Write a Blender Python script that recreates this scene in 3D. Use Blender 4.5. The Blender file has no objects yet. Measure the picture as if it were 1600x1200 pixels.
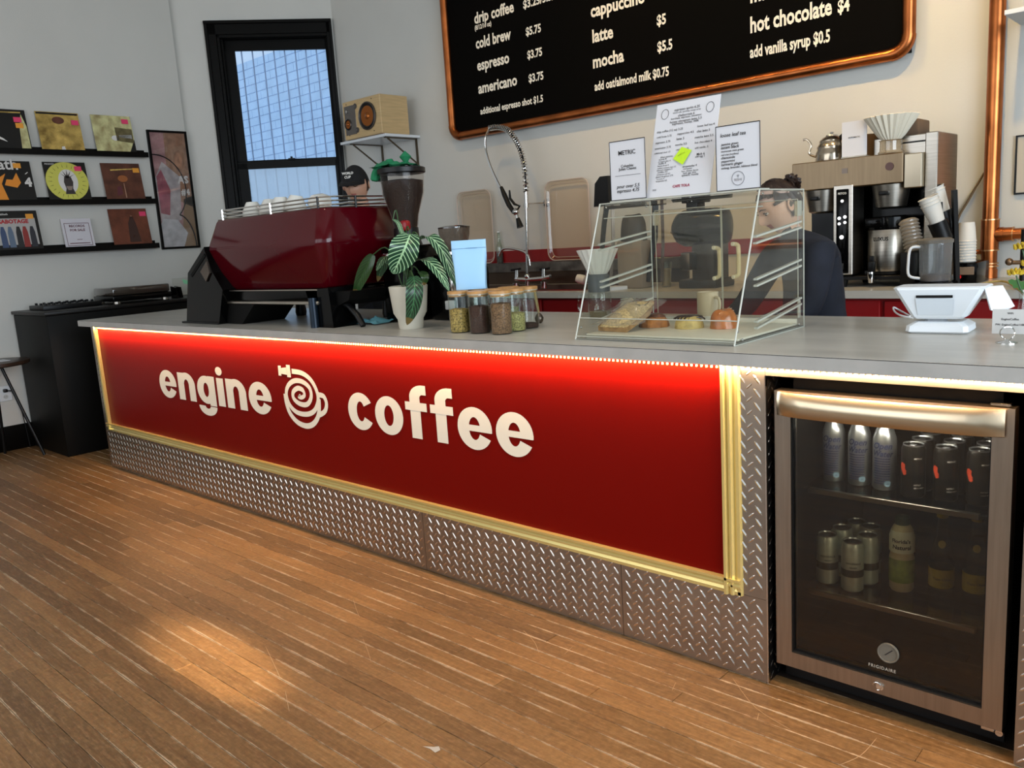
import bpy, bmesh, math, random
from mathutils import Vector, Matrix, noise
random.seed(7)
PI = math.pi
S = bpy.context.scene
COL = S.collection

# ------------------------------------------------------------------ camera
YAW, PITCH, ROLL, FPX = -0.751688, -0.173245, -0.0644813, 1296.8
CAM = Vector((5.814, -2.156, 1.36))
_f = Vector((math.sin(YAW)*math.cos(PITCH), math.cos(YAW)*math.cos(PITCH), math.sin(PITCH)))
_r = Vector((math.cos(YAW), -math.sin(YAW), 0))
_u = _r.cross(_f)
CR = _r*math.cos(ROLL) + _u*math.sin(ROLL)
CU = -_r*math.sin(ROLL) + _u*math.cos(ROLL)
cd = bpy.data.cameras.new('camera'); cam = bpy.data.objects.new('camera', cd); COL.objects.link(cam)
cd.sensor_width = 36.0; cd.lens = FPX/1600*36.0; cd.clip_start = 0.02; cd.clip_end = 100
cam.matrix_world = Matrix(((CR.x, CU.x, -_f.x, CAM.x), (CR.y, CU.y, -_f.y, CAM.y), (CR.z, CU.z, -_f.z, CAM.z), (0, 0, 0, 1)))
S.camera = cam

# ------------------------------------------------------------------ view, world, lights
S.view_settings.view_transform = 'Standard'; S.view_settings.look = 'None'
S.view_settings.gamma = 1.0; S.view_settings.use_curve_mapping = False
S.view_settings.exposure = 0.0
S.cycles.use_denoising = True
S.cycles.max_bounces = 8; S.cycles.transparent_max_bounces = 24
S.cycles.transmission_bounces = 6
S.cycles.caustics_reflective = False; S.cycles.caustics_refractive = False
S.cycles.sample_clamp_indirect = 4.0
W = bpy.data.worlds.new('sky'); S.world = W; W.use_nodes = True
W.node_tree.nodes['Background'].inputs[0].default_value = (0.72, 0.87, 1.0, 1)
W.node_tree.nodes['Background'].inputs[1].default_value = 1.0

def light(name, kind, loc, target, energy, color, **k):
    l = bpy.data.lights.new(name, kind); l.energy = energy; l.color = color
    for a, v in k.items(): setattr(l, a, v)
    o = bpy.data.objects.new(name, l); COL.objects.link(o); o.location = loc
    o.rotation_euler = (Vector(target)-Vector(loc)).to_track_quat('-Z', 'Y').to_euler()
    return o
DAY = (0.80, 0.90, 1.0); WARM = (1.0, 0.64, 0.23); WARM2 = (1.0, 0.80, 0.58)
# daylight arriving through the shop-front glass
light('shopfront_daylight', 'AREA', (8.6, -1.2, 2.0), (2.0, 1.2, 1.6), 250, DAY, shape='RECTANGLE', size=4.0, size_y=2.6)
light('street_daylight', 'AREA', (2.0, -5.6, 2.2), (0.5, 1.0, 1.2), 95, (0.95, 0.96, 1.0), shape='RECTANGLE', size=6.0, size_y=2.4)
# ceiling track spots on the back wall and the bar
for x, e, ty in ((2.0, 45, 2.6), (3.3, 110, 2.6), (4.9, 170, 2.6)):
    light('track_spot', 'SPOT', (x, 1.0, 4.0), (x+0.1, ty, 2.35), e, WARM, spot_size=1.5, spot_blend=0.9, shadow_soft_size=0.06)
light('track_spot', 'SPOT', (3.2, -1.3, 4.1), (3.3, -1.3, 0), 130, WARM2, spot_size=1.4, spot_blend=1.0, shadow_soft_size=0.1)
light('track_spot', 'SPOT', (4.6, -0.6, 4.1), (4.6, 0.3, 1.0), 70, WARM2, spot_size=1.3, spot_blend=1.0, shadow_soft_size=0.1)
light('low_sunbeam', 'SPOT', (8.3, -1.25, 1.9), (3.2, -.95, 0), 6000, (1, .78, .52), spot_size=0.07, spot_blend=0.9, shadow_soft_size=0.03)

# ------------------------------------------------------------------ pixel -> point on a real plane
def ray(x, y): return CR*((x-800)/FPX) - CU*((y-600)/FPX) + _f
def PY(x, y, Y): d = ray(x, y); return CAM + d*((Y-CAM.y)/d.y)
def PX(x, y, X): d = ray(x, y); return CAM + d*((X-CAM.x)/d.x)
def PZ(x, y, Z): d = ray(x, y); return CAM + d*((Z-CAM.z)/d.z)

# ------------------------------------------------------------------ colours and materials
def lin(c):
    if isinstance(c, str):
        c = [int(c[i:i+2], 16)/255 for i in (0, 2, 4)]
    return tuple((v/12.92 if v <= 0.04045 else ((v+0.055)/1.055)**2.4) for v in c)+(1.0,)
MATS = {}
def mat(name, c, rough=0.5, metal=0.0, spec=0.5, emit=None, es=0.0, coat=0.0, var=0.0, vscale=8.0, bump=0.0, bscale=60.0, stretch=None, trans=0.0, ior=1.45, obj_rand=0.0):
    if name in MATS: return MATS[name]
    m = bpy.data.materials.new(name); m.use_nodes = True; MATS[name] = m
    nt = m.node_tree; b = nt.nodes['Principled BSDF']
    c = lin(c)
    b.inputs['Base Color'].default_value = c; b.inputs['Roughness'].default_value = rough
    b.inputs['Metallic'].default_value = metal; b.inputs['Specular IOR Level'].default_value = spec
    b.inputs['Coat Weight'].default_value = coat; b.inputs['Coat Roughness'].default_value = 0.06
    b.inputs['Transmission Weight'].default_value = trans; b.inputs['IOR'].default_value = ior
    if emit: b.inputs['Emission Color'].default_value = lin(emit); b.inputs['Emission Strength'].default_value = es
    if var or bump:
        g = nt.nodes.new('ShaderNodeNewGeometry'); mp = nt.nodes.new('ShaderNodeMapping')
        nt.links.new(g.outputs['Position'], mp.inputs[0])
        if stretch: mp.inputs['Scale'].default_value = stretch
    if var:
        n = nt.nodes.new('ShaderNodeTexNoise'); n.inputs['Scale'].default_value = vscale; n.inputs['Detail'].default_value = 6
        nt.links.new(mp.outputs[0], n.inputs[0])
        mx = nt.nodes.new('ShaderNodeMix'); mx.data_type = 'RGBA'
        mx.inputs[6].default_value = tuple(max(0, v*(1-var)) for v in c[:3])+(1,)
        mx.inputs[7].default_value = tuple(min(1, v*(1+var)) for v in c[:3])+(1,)
        cr = nt.nodes.new('ShaderNodeMapRange'); cr.inputs[1].default_value = .3; cr.inputs[2].default_value = .7
        nt.links.new(n.outputs[0], cr.inputs[0]); nt.links.new(cr.outputs[0], mx.inputs[0])
        nt.links.new(mx.outputs[2], b.inputs['Base Color'])
    if bump:
        n2 = nt.nodes.new('ShaderNodeTexNoise'); n2.inputs['Scale'].default_value = bscale; n2.inputs['Detail'].default_value = 3
        nt.links.new(mp.outputs[0], n2.inputs[0])
        bp = nt.nodes.new('ShaderNodeBump'); bp.inputs['Strength'].default_value = bump; bp.inputs['Distance'].default_value = 0.004
        nt.links.new(n2.outputs[0], bp.inputs['Height']); nt.links.new(bp.outputs[0], b.inputs['Normal'])
    return m
def glassmat(name, tint='ffffff', gloss=0.08, rough=0.02, haze=0.0, hazecol='ffffff'):
    """thin clear sheet: tinted see-through plus a mirror part that grows towards grazing"""
    if name in MATS: return MATS[name]
    m = bpy.data.materials.new(name); m.use_nodes = True; MATS[name] = m
    nt = m.node_tree; nt.nodes.clear()
    o = nt.nodes.new('ShaderNodeOutputMaterial'); t = nt.nodes.new('ShaderNodeBsdfTransparent'); g = nt.nodes.new('ShaderNodeBsdfGlossy')
    t.inputs[0].default_value = lin(tint); g.inputs['Roughness'].default_value = rough; g.inputs[0].default_value = (1, 1, 1, 1)
    lw = nt.nodes.new('ShaderNodeLayerWeight'); lw.inputs[0].default_value = 0.5
    pw_ = nt.nodes.new('ShaderNodeMath'); pw_.operation = 'POWER'; pw_.inputs[1].default_value = 5.0
    nt.links.new(lw.outputs['Facing'], pw_.inputs[0])
    ad = nt.nodes.new('ShaderNodeMath'); ad.operation = 'MULTIPLY_ADD'; ad.inputs[1].default_value = 1-gloss; ad.inputs[2].default_value = gloss*.6; ad.use_clamp = True
    nt.links.new(pw_.outputs[0], ad.inputs[0])
    mx = nt.nodes.new('ShaderNodeMixShader'); nt.links.new(ad.outputs[0], mx.inputs[0]); nt.links.new(t.outputs[0], mx.inputs[1]); nt.links.new(g.outputs[0], mx.inputs[2])
    last = mx
    if haze:
        d = nt.nodes.new('ShaderNodeBsdfDiffuse'); d.inputs[0].default_value = lin(hazecol)
        tl = nt.nodes.new('ShaderNodeBsdfTranslucent'); tl.inputs[0].default_value = lin(hazecol)
        h = nt.nodes.new('ShaderNodeMixShader'); h.inputs[0].default_value = 0.5
        nt.links.new(d.outputs[0], h.inputs[1]); nt.links.new(tl.outputs[0], h.inputs[2])
        m2 = nt.nodes.new('ShaderNodeMixShader'); m2.inputs[0].default_value = haze
        nt.links.new(mx.outputs[0], m2.inputs[1]); nt.links.new(h.outputs[0], m2.inputs[2]); last = m2
    nt.links.new(last.outputs[0], o.inputs[0])
    return m

wall_m = mat('painted_plaster', 'cbc9c2', .75, var=.03, vscale=1.5, bump=.15, bscale=90)
ceil_m = mat('ceiling_paint', 'd8d5cc', .8)
black_paint = mat('black_gloss_paint', '080706', .32, spec=.16, bump=.1, bscale=40)
black_pl = mat('black_plastic', '0b0b0c', .38, spec=.35)
black_soft = mat('black_matte', '0a0908', .6, spec=.15, var=.2, vscale=6)
black_gloss = mat('black_gloss', '050505', .14, spec=.18)
white_pl = mat('white_plastic', 'dfe3e6', .35)
white_cer = mat('white_ceramic', 'e4e0d6', .2)
chrome = mat('chrome', 'd6d4d0', .12, 1.0)
steel = mat('brushed_steel', 'b3aca1', .3, 1.0, var=.12, vscale=6, stretch=(1, 1, 40))
steel_h = mat('door_steel', '9c9184', .32, 1.0, var=.10, vscale=5, stretch=(20, 20, 1))
steel_dark = mat('dark_steel', '6d6259', .35, 1.0, var=.15, vscale=6)
copper = mat('copper_pipe', 'b5693a', .3, 1.0, var=.3, vscale=7, bump=.05)
paper = mat('white_paper', 'd6d6da', .6)
ink = mat('black_ink', '17161a', .6)
red_p = mat('red_panel_paint', '6e0702', .36, spec=.12, bump=.06, bscale=70)
red_b = mat('dark_red_paint', '8a0f12', .4)
counter_m = mat('concrete_laminate', 'b3b0a8', .28, var=.12, vscale=3, stretch=(1, 4, 4))
counter_e = mat('concrete_laminate_edge', 'a9a6a0', .4, var=.08, vscale=10)
brass = mat('gold_moulding', 'e6cf84', .24, .6, var=.03, vscale=30)
plate_m = mat('diamond_plate', 'a29a90', .34, 1.0, var=.12, vscale=9)
lug_m = mat('diamond_lug', 'd8cfc4', .22, 1.0)
wood_l = mat('bamboo', 'b98a52', .45, var=.2, vscale=9, stretch=(1, 8, 8))
clear = glassmat('clear_glass', 'f4f8f6', .08)
acry = glassmat('acrylic_sheet', 'f9faf8', .018, haze=.006)
acry_e = mat('acrylic_edge', 'dcdccd', .25, spec=.8, trans=.35)
tint = glassmat('fridge_glass', 'd2ccbf', .06, .03)

# ------------------------------------------------------------------ mesh builder
class MB:
    def __init__(s): s.v = []; s.f = []; s.mi = []; s.sm = []; s.m = Matrix(); s.uv = {}
    def add(s, vs, fs, mi=0, smooth=False):
        o = len(s.v)
        for p in vs: s.v.append(tuple(s.m @ Vector(p)))
        for f in fs: s.f.append([i+o for i in f]); s.mi.append(mi); s.sm.append(smooth)
        return s
    def box(s, x0, y0, z0, x1, y1, z1, mi=0):
        x0, x1 = sorted((x0, x1)); y0, y1 = sorted((y0, y1)); z0, z1 = sorted((z0, z1))
        v = [(x0, y0, z0), (x1, y0, z0), (x1, y1, z0), (x0, y1, z0), (x0, y0, z1), (x1, y0, z1), (x1, y1, z1), (x0, y1, z1)]
        return s.add(v, [(0, 3, 2, 1), (4, 5, 6, 7), (0, 1, 5, 4), (1, 2, 6, 5), (2, 3, 7, 6), (3, 0, 4, 7)], mi)
    def rbox(s, x0, y0, z0, x1, y1, z1, r=.003, seg=2, mi=0, smooth=True):
        bm = bmesh.new(); bmesh.ops.create_cube(bm, size=1)
        for v in bm.verts:
            v.co = Vector(((x0+x1)/2+v.co.x*abs(x1-x0), (y0+y1)/2+v.co.y*abs(y1-y0), (z0+z1)/2+v.co.z*abs(z1-z0)))
        bmesh.ops.bevel(bm, geom=bm.edges[:]+bm.verts[:], offset=r, segments=seg, profile=.5, affect='EDGES')
        return s.frombm(bm, mi, smooth)
    def frombm(s, bm, mi=0, smooth=False):
        bm.verts.index_update()
        s.add([v.co for v in bm.verts], [[v.index for v in f.verts] for f in bm.faces], mi, smooth); bm.free(); return s
    def lathe(s, prof, c=(0, 0, 0), seg=24, mi=0, axis=None, smooth=True, cap=True, flute=0, nf=0, sx=1, sy=1):
        M = Matrix.Translation(Vector(c))
        if axis is not None: M = M @ Vector((0, 0, 1)).rotation_difference(Vector(axis).normalized()).to_matrix().to_4x4()
        vs = []; fs = []; n = len(prof)
        for r, z in prof:
            for i in range(seg):
                a = 2*PI*i/seg; rr = r*(1+flute*math.cos(nf*a)) if flute else r
                vs.append(M @ Vector((rr*math.cos(a)*sx, rr*math.sin(a)*sy, z)))
        for j in range(n-1):
            for i in range(seg):
                k = (i+1) % seg
                fs.append((j*seg+i, j*seg+k, (j+1)*seg+k, (j+1)*seg+i))
        if cap:
            if prof[0][0] > 1e-5: fs.append(tuple(reversed(range(seg))))
            if prof[-1][0] > 1e-5: fs.append(tuple((n-1)*seg+i for i in range(seg)))
        return s.add(vs, fs, mi, smooth)
    def cyl(s, a, b, r, seg=12, mi=0, r2=None, smooth=True):
        a = Vector(a); b = Vector(b)
        return s.lathe([(r, 0), (r if r2 is None else r2, (b-a).length)], a, seg, mi, b-a, smooth)
    def tube(s, pts, r, seg=8, mi=0, closed=False):
        pts = [Vector(p) for p in pts]; n = len(pts); vs = []; fs = []
        rs = r if isinstance(r, (list, tuple)) else [r]*n
        up = None
        for i, p in enumerate(pts):
            a = pts[i-1] if (i or closed) else pts[i]; b = pts[(i+1) % n] if (i < n-1 or closed) else pts[i]
            t = (b-a).normalized()
            if up is None:
                up = Vector((0, 0, 1)) if abs(t.z) < .9 else Vector((1, 0, 0))
            x = t.cross(up).normalized(); up = x.cross(t).normalized()
            for k in range(seg):
                an = 2*PI*k/seg; vs.append(p + x*math.cos(an)*rs[i] + up*math.sin(an)*rs[i])
        for i in range(n if closed else n-1):
            j = (i+1) % n
            for k in range(seg):
                l = (k+1) % seg; fs.append((i*seg+k, i*seg+l, j*seg+l, j*seg+k))
        if not closed: fs.append(tuple(reversed(range(seg)))); fs.append(tuple((n-1)*seg+k for k in range(seg)))
        return s.add(vs, fs, mi, True)
    def prism(s, poly, ax, a, b, mi=0, smooth=False):
        """poly in the two other axes, extruded along ax from a to b"""
        n = len(poly); mk = {'x': lambda p, q: (q, p[0], p[1]), 'y': lambda p, q: (p[0], q, p[1]), 'z': lambda p, q: (p[0], p[1], q)}[ax]
        vs = [mk(p, a) for p in poly]+[mk(p, b) for p in poly]
        fs = [tuple(range(n)), tuple(reversed(range(n, 2*n)))]+[(i, i+n, (i+1) % n+n, (i+1) % n) for i in range(n)]
        return s.add(vs, fs, mi, smooth)
    def sphere(s, c, r, seg=12, rings=8, mi=0):
        r = r if isinstance(r, (tuple, list)) else (r, r, r)
        vs = [(c[0], c[1], c[2]-r[2])]; fs = []
        for j in range(1, rings):
            t = -PI/2+PI*j/rings
            for i in range(seg):
                a = 2*PI*i/seg; vs.append((c[0]+r[0]*math.cos(t)*math.cos(a), c[1]+r[1]*math.cos(t)*math.sin(a), c[2]+r[2]*math.sin(t)))
        vs.append((c[0], c[1], c[2]+r[2])); L = len(vs)-1
        for i in range(seg):
            k = (i+1) % seg; fs.append((0, 1+k, 1+i)); fs.append((L, L-seg+i, L-seg+k))
            for j in range(rings-2):
                a = 1+j*seg; fs.append((a+i, a+k, a+seg+k, a+seg+i))
        return s.add(vs, fs, mi, True)
def mesh_of(mb, name, mats):
    me = bpy.data.meshes.new(name); me.from_pydata(mb.v, [], mb.f); me.update()
    for m in (mats if isinstance(mats, (list, tuple)) else [mats]): me.materials.append(m)
    me.polygons.foreach_set('material_index', mb.mi); me.polygons.foreach_set('use_smooth', mb.sm)
    bm = bmesh.new(); bm.from_mesh(me); bmesh.ops.recalc_face_normals(bm, faces=bm.faces); bm.to_mesh(me); bm.free()
    if any(mb.sm): me.set_sharp_from_angle(angle=math.radians(42))
    return me
def origin(o):
    v = Vector()
    while o is not None: v += o.location; o = o.parent
    return v
def thing(name, label, cat, loc, group=None, kind=None, rz=0):
    o = bpy.data.objects.new(name, None); COL.objects.link(o); o.location = loc; o.empty_display_size = .05
    o.rotation_euler.z = rz
    if label: o['label'] = label
    if cat: o['category'] = cat
    if group: o['group'] = group
    if kind: o['kind'] = kind
    return o
def part(name, mb, m, parent, label=None, kind=None, local=False):
    if not local:
        og = origin(parent); mb.v = [(v[0]-og.x, v[1]-og.y, v[2]-og.z) for v in mb.v]
    o = bpy.data.objects.new(name, mesh_of(mb, name, m)); COL.objects.link(o); o.parent = parent
    if label: o['label'] = label
    if kind: o['kind'] = kind
    return o
def single(name, mb, m, label, cat, group=None, kind=None, cen=True):
    xs = [v[0] for v in mb.v]; ys = [v[1] for v in mb.v]; zs = [v[2] for v in mb.v]
    c = ((min(xs)+max(xs))/2, (min(ys)+max(ys))/2, min(zs)) if cen else (0, 0, 0)
    mb.v = [(v[0]-c[0], v[1]-c[1], v[2]-c[2]) for v in mb.v]
    o = bpy.data.objects.new(name, mesh_of(mb, name, m)); COL.objects.link(o); o.location = c
    if label: o['label'] = label
    if cat: o['category'] = cat
    if group: o['group'] = group
    if kind: o['kind'] = kind
    return o
def struct(name, mb, m, label=None): return single(name, mb, m, label, None, kind='structure')
def copy_tree(o, loc=None, label=None, group=None, parent=None, rz=None):
    c = o.copy(); COL.objects.link(c); c.parent = parent
    if loc is not None: c.location = loc
    if rz is not None: c.rotation_euler.z = rz
    if label: c['label'] = label
    if group: c['group'] = group
    for ch in list(o.children): copy_tree(ch, parent=c)
    return c

_tc = {}
def text_geo(body, bold=.0, shear=0.0, space=1.0):
    k = (body, bold, shear, space)
    if k in _tc: return _tc[k]
    cu = bpy.data.curves.new('t', 'FONT'); cu.body = body; cu.size = 1; cu.offset = bold; cu.resolution_u = 2; cu.shear = shear; cu.space_character = space
    ob = bpy.data.objects.new('t', cu); COL.objects.link(ob)
    dg = bpy.context.evaluated_depsgraph_get(); e = ob.evaluated_get(dg); me = e.to_mesh()
    v = [tuple(p.co) for p in me.vertices]; f = [list(p.vertices) for p in me.polygons]
    e.to_mesh_clear(); bpy.data.objects.remove(ob); bpy.data.curves.remove(cu)
    _tc[k] = (v, f); return _tc[k]
def text_mb(body, p0, right, up, width=None, height=None, xh=None, bold=.0, shear=0, mb=None, mi=0, lift=.0008, space=1.0, center=False):
    """flat lettering; p0 = left end of the baseline (or its middle), width in metres, xh = metres per font unit vertically"""
    v, f = text_geo(body, bold, shear, space); mb = mb or MB()
    if not v: return mb
    x0 = min(p[0] for p in v); x1 = max(p[0] for p in v); y1 = max(p[1] for p in v)
    sx = width/(x1-x0) if width else None
    sy = height/y1 if height else (xh if xh else sx)
    if sx is None: sx = sy
    right = Vector(right).normalized(); up = Vector(up).normalized(); n = right.cross(up); p0 = Vector(p0)
    if center: p0 = p0 - right*(x1-x0)*sx/2
    mb.add([p0+right*((p[0]-x0)*sx)+up*(p[1]*sy)+n*lift for p in v], f, mi)
    return mb
XR, ZU, YR = (1, 0, 0), (0, 0, 1), (0, 1, 0)
def cr_(pts, k=8, closed=False):
    """smooth curve through points"""
    out = []; P = [Vector(p) for p in pts]; n = len(P)
    for i in range(n-1):
        p0 = P[max(0, i-1)]; p1 = P[i]; p2 = P[i+1]; p3 = P[min(n-1, i+2)]
        for j in range(k):
            t = j/k; out.append(.5*((2*p1)+(p2-p0)*t+(2*p0-5*p1+4*p2-p3)*t*t+(3*p1-p0-3*p2+p3)*t**3))
    out.append(P[-1]); return out

# ================================================================== SETTING
# ---- floor: strips of worn maple, each its own board
fm = bpy.data.materials.new('worn_floorboard'); fm.use_nodes = True
nt = fm.node_tree; N = nt.nodes; Lk = nt.links; b = N['Principled BSDF']
def nd(t, **k):
    n = N.new(t)
    for a, v in k.items(): setattr(n, a, v)
    return n
geo = nd('ShaderNodeNewGeometry'); oi = nd('ShaderNodeObjectInfo')
mp = nd('ShaderNodeMapping'); mp.inputs['Scale'].default_value = (2.2, 34, 1); Lk.new(geo.outputs['Position'], mp.inputs[0])
cmb = nd('ShaderNodeCombineXYZ'); ml = nd('ShaderNodeMath', operation='MULTIPLY'); ml.inputs[1].default_value = 37.0
Lk.new(oi.outputs['Random'], ml.inputs[0]); Lk.new(ml.outputs[0], cmb.inputs[0]); Lk.new(ml.outputs[0], cmb.inputs[2]); Lk.new(cmb.outputs[0], mp.inputs['Location'])
g1 = nd('ShaderNodeTexNoise'); g1.inputs['Scale'].default_value = 3.0; g1.inputs['Detail'].default_value = 8; g1.inputs['Roughness'].default_value = .65; Lk.new(mp.outputs[0], g1.inputs[0])
rmp = nd('ShaderNodeValToRGB'); e = rmp.color_ramp.elements
e[0].position = .22; e[0].color = lin('6b4826'); e[1].position = .80; e[1].color = lin('9b7548')
Lk.new(g1.outputs[0], rmp.inputs[0])
hsv = nd('ShaderNodeHueSaturation'); Lk.new(rmp.outputs[0], hsv.inputs['Color'])
mr = nd('ShaderNodeMapRange'); mr.inputs[3].default_value = .62; mr.inputs[4].default_value = 1.2; Lk.new(oi.outputs['Random'], mr.inputs[0]); Lk.new(mr.outputs[0], hsv.inputs['Value'])
# broad grime
g2 = nd('ShaderNodeTexNoise'); g2.inputs['Scale'].default_value = 1.3; g2.inputs['Detail'].default_value = 5; Lk.new(geo.outputs['Position'], g2.inputs[0])
mg = nd('ShaderNodeMapRange'); mg.inputs[1].default_value = .35; mg.inputs[2].default_value = .7; mg.inputs[3].default_value = .72; mg.inputs[4].default_value = 1.12; Lk.new(g2.outputs[0], mg.inputs[0])
mm = nd('ShaderNodeMix', data_type='RGBA', blend_type='MULTIPLY'); mm.inputs[0].default_value = 1; Lk.new(hsv.outputs[0], mm.inputs[6]); Lk.new(mg.outputs[0], mm.inputs[7])
# pale worn seams: distance to the strip edge (0.063 m pitch) broken up by noise
sp = nd('ShaderNodeSeparateXYZ'); Lk.new(geo.outputs['Position'], sp.inputs[0])
wr = nd('ShaderNodeTexNoise'); wr.inputs['Scale'].default_value = 3.2; wr.inputs['Detail'].default_value = 9; wr.inputs['Roughness'].default_value = .75; Lk.new(geo.outputs['Position'], wr.inputs[0])
dv = nd('ShaderNodeMath', operation='DIVIDE'); dv.inputs[1].default_value = .063; Lk.new(sp.outputs[1], dv.inputs[0])
fr = nd('ShaderNodeMath', operation='PINGPONG'); fr.inputs[1].default_value = .5; Lk.new(dv.outputs[0], fr.inputs[0])
th = nd('ShaderNodeMapRange'); th.inputs[1].default_value = .36; th.inputs[2].default_value = .72; th.inputs[3].default_value = -.04; th.inputs[4].default_value = .15; Lk.new(wr.outputs[0], th.inputs[0])
df = nd('ShaderNodeMath', operation='SUBTRACT'); Lk.new(th.outputs[0], df.inputs[0]); Lk.new(fr.outputs[0], df.inputs[1])
sm = nd('ShaderNodeMapRange'); sm.inputs[1].default_value = -.015; sm.inputs[2].default_value = .03; sm.inputs[3].default_value = 0; sm.inputs[4].default_value = .75; Lk.new(df.outputs[0], sm.inputs[0])
pl = nd('ShaderNodeMix', data_type='RGBA'); Lk.new(sm.outputs[0], pl.inputs[0]); Lk.new(mm.outputs[2], pl.inputs[6]); pl.inputs[7].default_value = lin('c4aa8a')
Lk.new(pl.outputs[2], b.inputs['Base Color'])
mps = nd('ShaderNodeMapping'); mps.inputs['Rotation'].default_value = (0, 0, .7); mps.inputs['Scale'].default_value = (3, 26, 1); Lk.new(geo.outputs['Position'], mps.inputs[0])
sc_ = nd('ShaderNodeTexNoise'); sc_.inputs['Scale'].default_value = 5.0; sc_.inputs['Detail'].default_value = 9; sc_.inputs['Roughness'].default_value = .8; Lk.new(mps.outputs[0], sc_.inputs[0])
scm = nd('ShaderNodeMapRange'); scm.inputs[1].default_value = .50; scm.inputs[2].default_value = .75; scm.inputs[3].default_value = 0; scm.inputs[4].default_value = .7; Lk.new(sc_.outputs[0], scm.inputs[0])
scx = nd('ShaderNodeMix', data_type='RGBA'); Lk.new(scm.outputs[0], scx.inputs[0]); Lk.new(pl.outputs[2], scx.inputs[6]); scx.inputs[7].default_value = lin('b08a64')
fn = nd('ShaderNodeTexNoise'); fn.inputs['Scale'].default_value = 55; fn.inputs['Detail'].default_value = 6; fn.inputs['Roughness'].default_value = .7; Lk.new(geo.outputs['Position'], fn.inputs[0])
fnm = nd('ShaderNodeMapRange'); fnm.inputs[1].default_value = .3; fnm.inputs[2].default_value = .7; fnm.inputs[3].default_value = .72; fnm.inputs[4].default_value = 1.22; Lk.new(fn.outputs[0], fnm.inputs[0])
fnx = nd('ShaderNodeMix', data_type='RGBA', blend_type='MULTIPLY'); fnx.inputs[0].default_value = 1; Lk.new(scx.outputs[2], fnx.inputs[6]); Lk.new(fnm.outputs[0], fnx.inputs[7])
Lk.new(fnx.outputs[2], b.inputs['Base Color'])
rr = nd('ShaderNodeMapRange'); rr.inputs[3].default_value = .30; rr.inputs[4].default_value = .55; Lk.new(g1.outputs[0], rr.inputs[0]); Lk.new(rr.outputs[0], b.inputs['Roughness'])
bp = nd('ShaderNodeBump'); bp.inputs['Strength'].default_value = .25; bp.inputs['Distance'].default_value = .002; Lk.new(g1.outputs[0], bp.inputs['Height']); Lk.new(bp.outputs[0], b.inputs['Normal'])

floor = struct('floor', MB().box(-1.45, -5.5, -.08, 7.6, 4.0, -.014), mat('floor_gap_dirt', '2a1d13', .8))
unit = MB().rbox(-.5, -.0307, -.013, .5, .0307, 0, .0009, 1, smooth=False)
unit_me = mesh_of(unit, 'floorboard', fm)
PITCHB = .063
def board(x0, x1, row):
    o = bpy.data.objects.new('floorboard', unit_me); COL.objects.link(o); o.parent = floor
    w = Vector(((x0+x1)/2, (row+.5)*PITCHB, random.uniform(-.0012, 0)))
    o.location = w-floor.location; o.scale = (x1-x0-.0012, 1, 1)
for row in range(-36, 25):
    x = -1.3; xe = 6.6 if row < 0 else (0.25 if row > 0 else 6.6)
    if row >= 1: board(-1.3, .25, row); continue
    x += random.uniform(.3, 1.6)
    board(-1.3, x, row)
    while x < xe:
        x2 = min(xe, x+random.uniform(1.2, 3.0)); board(x, x2, row); x = x2
scr = mat('pale_scratch', 'ae9270', .7)
def scratch(px, w=.0009):
    P = cr_([PZ(x, y, .0004) for x, y in px], 4); vs = []
    for i, p in enumerate(P):
        t = (P[min(len(P)-1, i+1)]-P[max(0, i-1)]).normalized(); n_ = Vector((-t.y, t.x, 0))*w*(.5 if i in (0, len(P)-1) else 1); vs += [p+n_, p-n_]
    part('scratch', MB().add(vs, [(2*i, 2*i+1, 2*i+3, 2*i+2) for i in range(len(P)-1)]), scr, floor)
# the rest of the floor, out of the photo's view
mb = MB(); mb.box(-1.3, -5.4, -.013, 6.6, -36*PITCHB-.001, -.001); part('floorboard', mb, fm, floor)

SCR = [[(483, 847), (486, 858), (478, 870), (466, 876)], [(403, 893), (414, 882)], [(388, 848), (393, 858), (392, 862)], [(480, 847), (515, 846)], [(552, 936), (556, 950), (562, 965)], [(567, 998), (575, 1018), (580, 1035)], [(415, 1010), (432, 1046), (438, 1060)], [(446, 1080), (452, 1112)], [(818, 985), (835, 1003), (842, 1020)], [(895, 1010), (882, 1022)], [(1370, 1153), (1345, 1180), (1310, 1196)], [(1145, 1060), (1180, 1105), (1235, 1140)], [(620, 1040), (640, 1028)], [(1050, 1079), (1056, 1066)], [(1183, 1125), (1186, 1114)]]
for q_ in SCR: scratch(q_)
sp_ = [PZ(x, y, .0006) for x, y in ((660, 1166), (672, 1170), (680, 1176), (688, 1172), (686, 1166), (678, 1167))]
part('paint_spot', MB().add(sp_, [tuple(range(6))]), mat('paint_spot', 'bdb4a6', .5), floor)
# ---- walls
H = 4.3
WL = -1.3
struct('wall_left', MB().box(WL-.12, -5.5, 0, WL, 1.50, H), wall_m)
struct('baseboard_left', MB().rbox(WL, -5.4, 0, WL+.02, 1.55, .19, .004), black_paint)
TH = math.radians(53); A0 = Vector((WL, 1.565, 0)); DW = Vector((math.cos(TH), math.sin(TH), 0)); NW = Vector((math.sin(TH), -math.cos(TH), 0))  # NW points into the room
MW = Matrix(((DW.x, -NW.x, 0, A0.x), (DW.y, -NW.y, 0, A0.y), (0, 0, 1, 0), (0, 0, 0, 1)))  # local x along, y outward, z up
mb = MB(); mb.m = MW
mb.box(-.12, 0, 0, .30, .12, H); mb.box(1.245, 0, 0, 1.40, .12, H); mb.box(.30, 0, 0, 1.245, .12, 1.0); mb.box(.30, 0, 3.25, 1.245, .12, H)
struct('wall_window', mb, wall_m)
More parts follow.
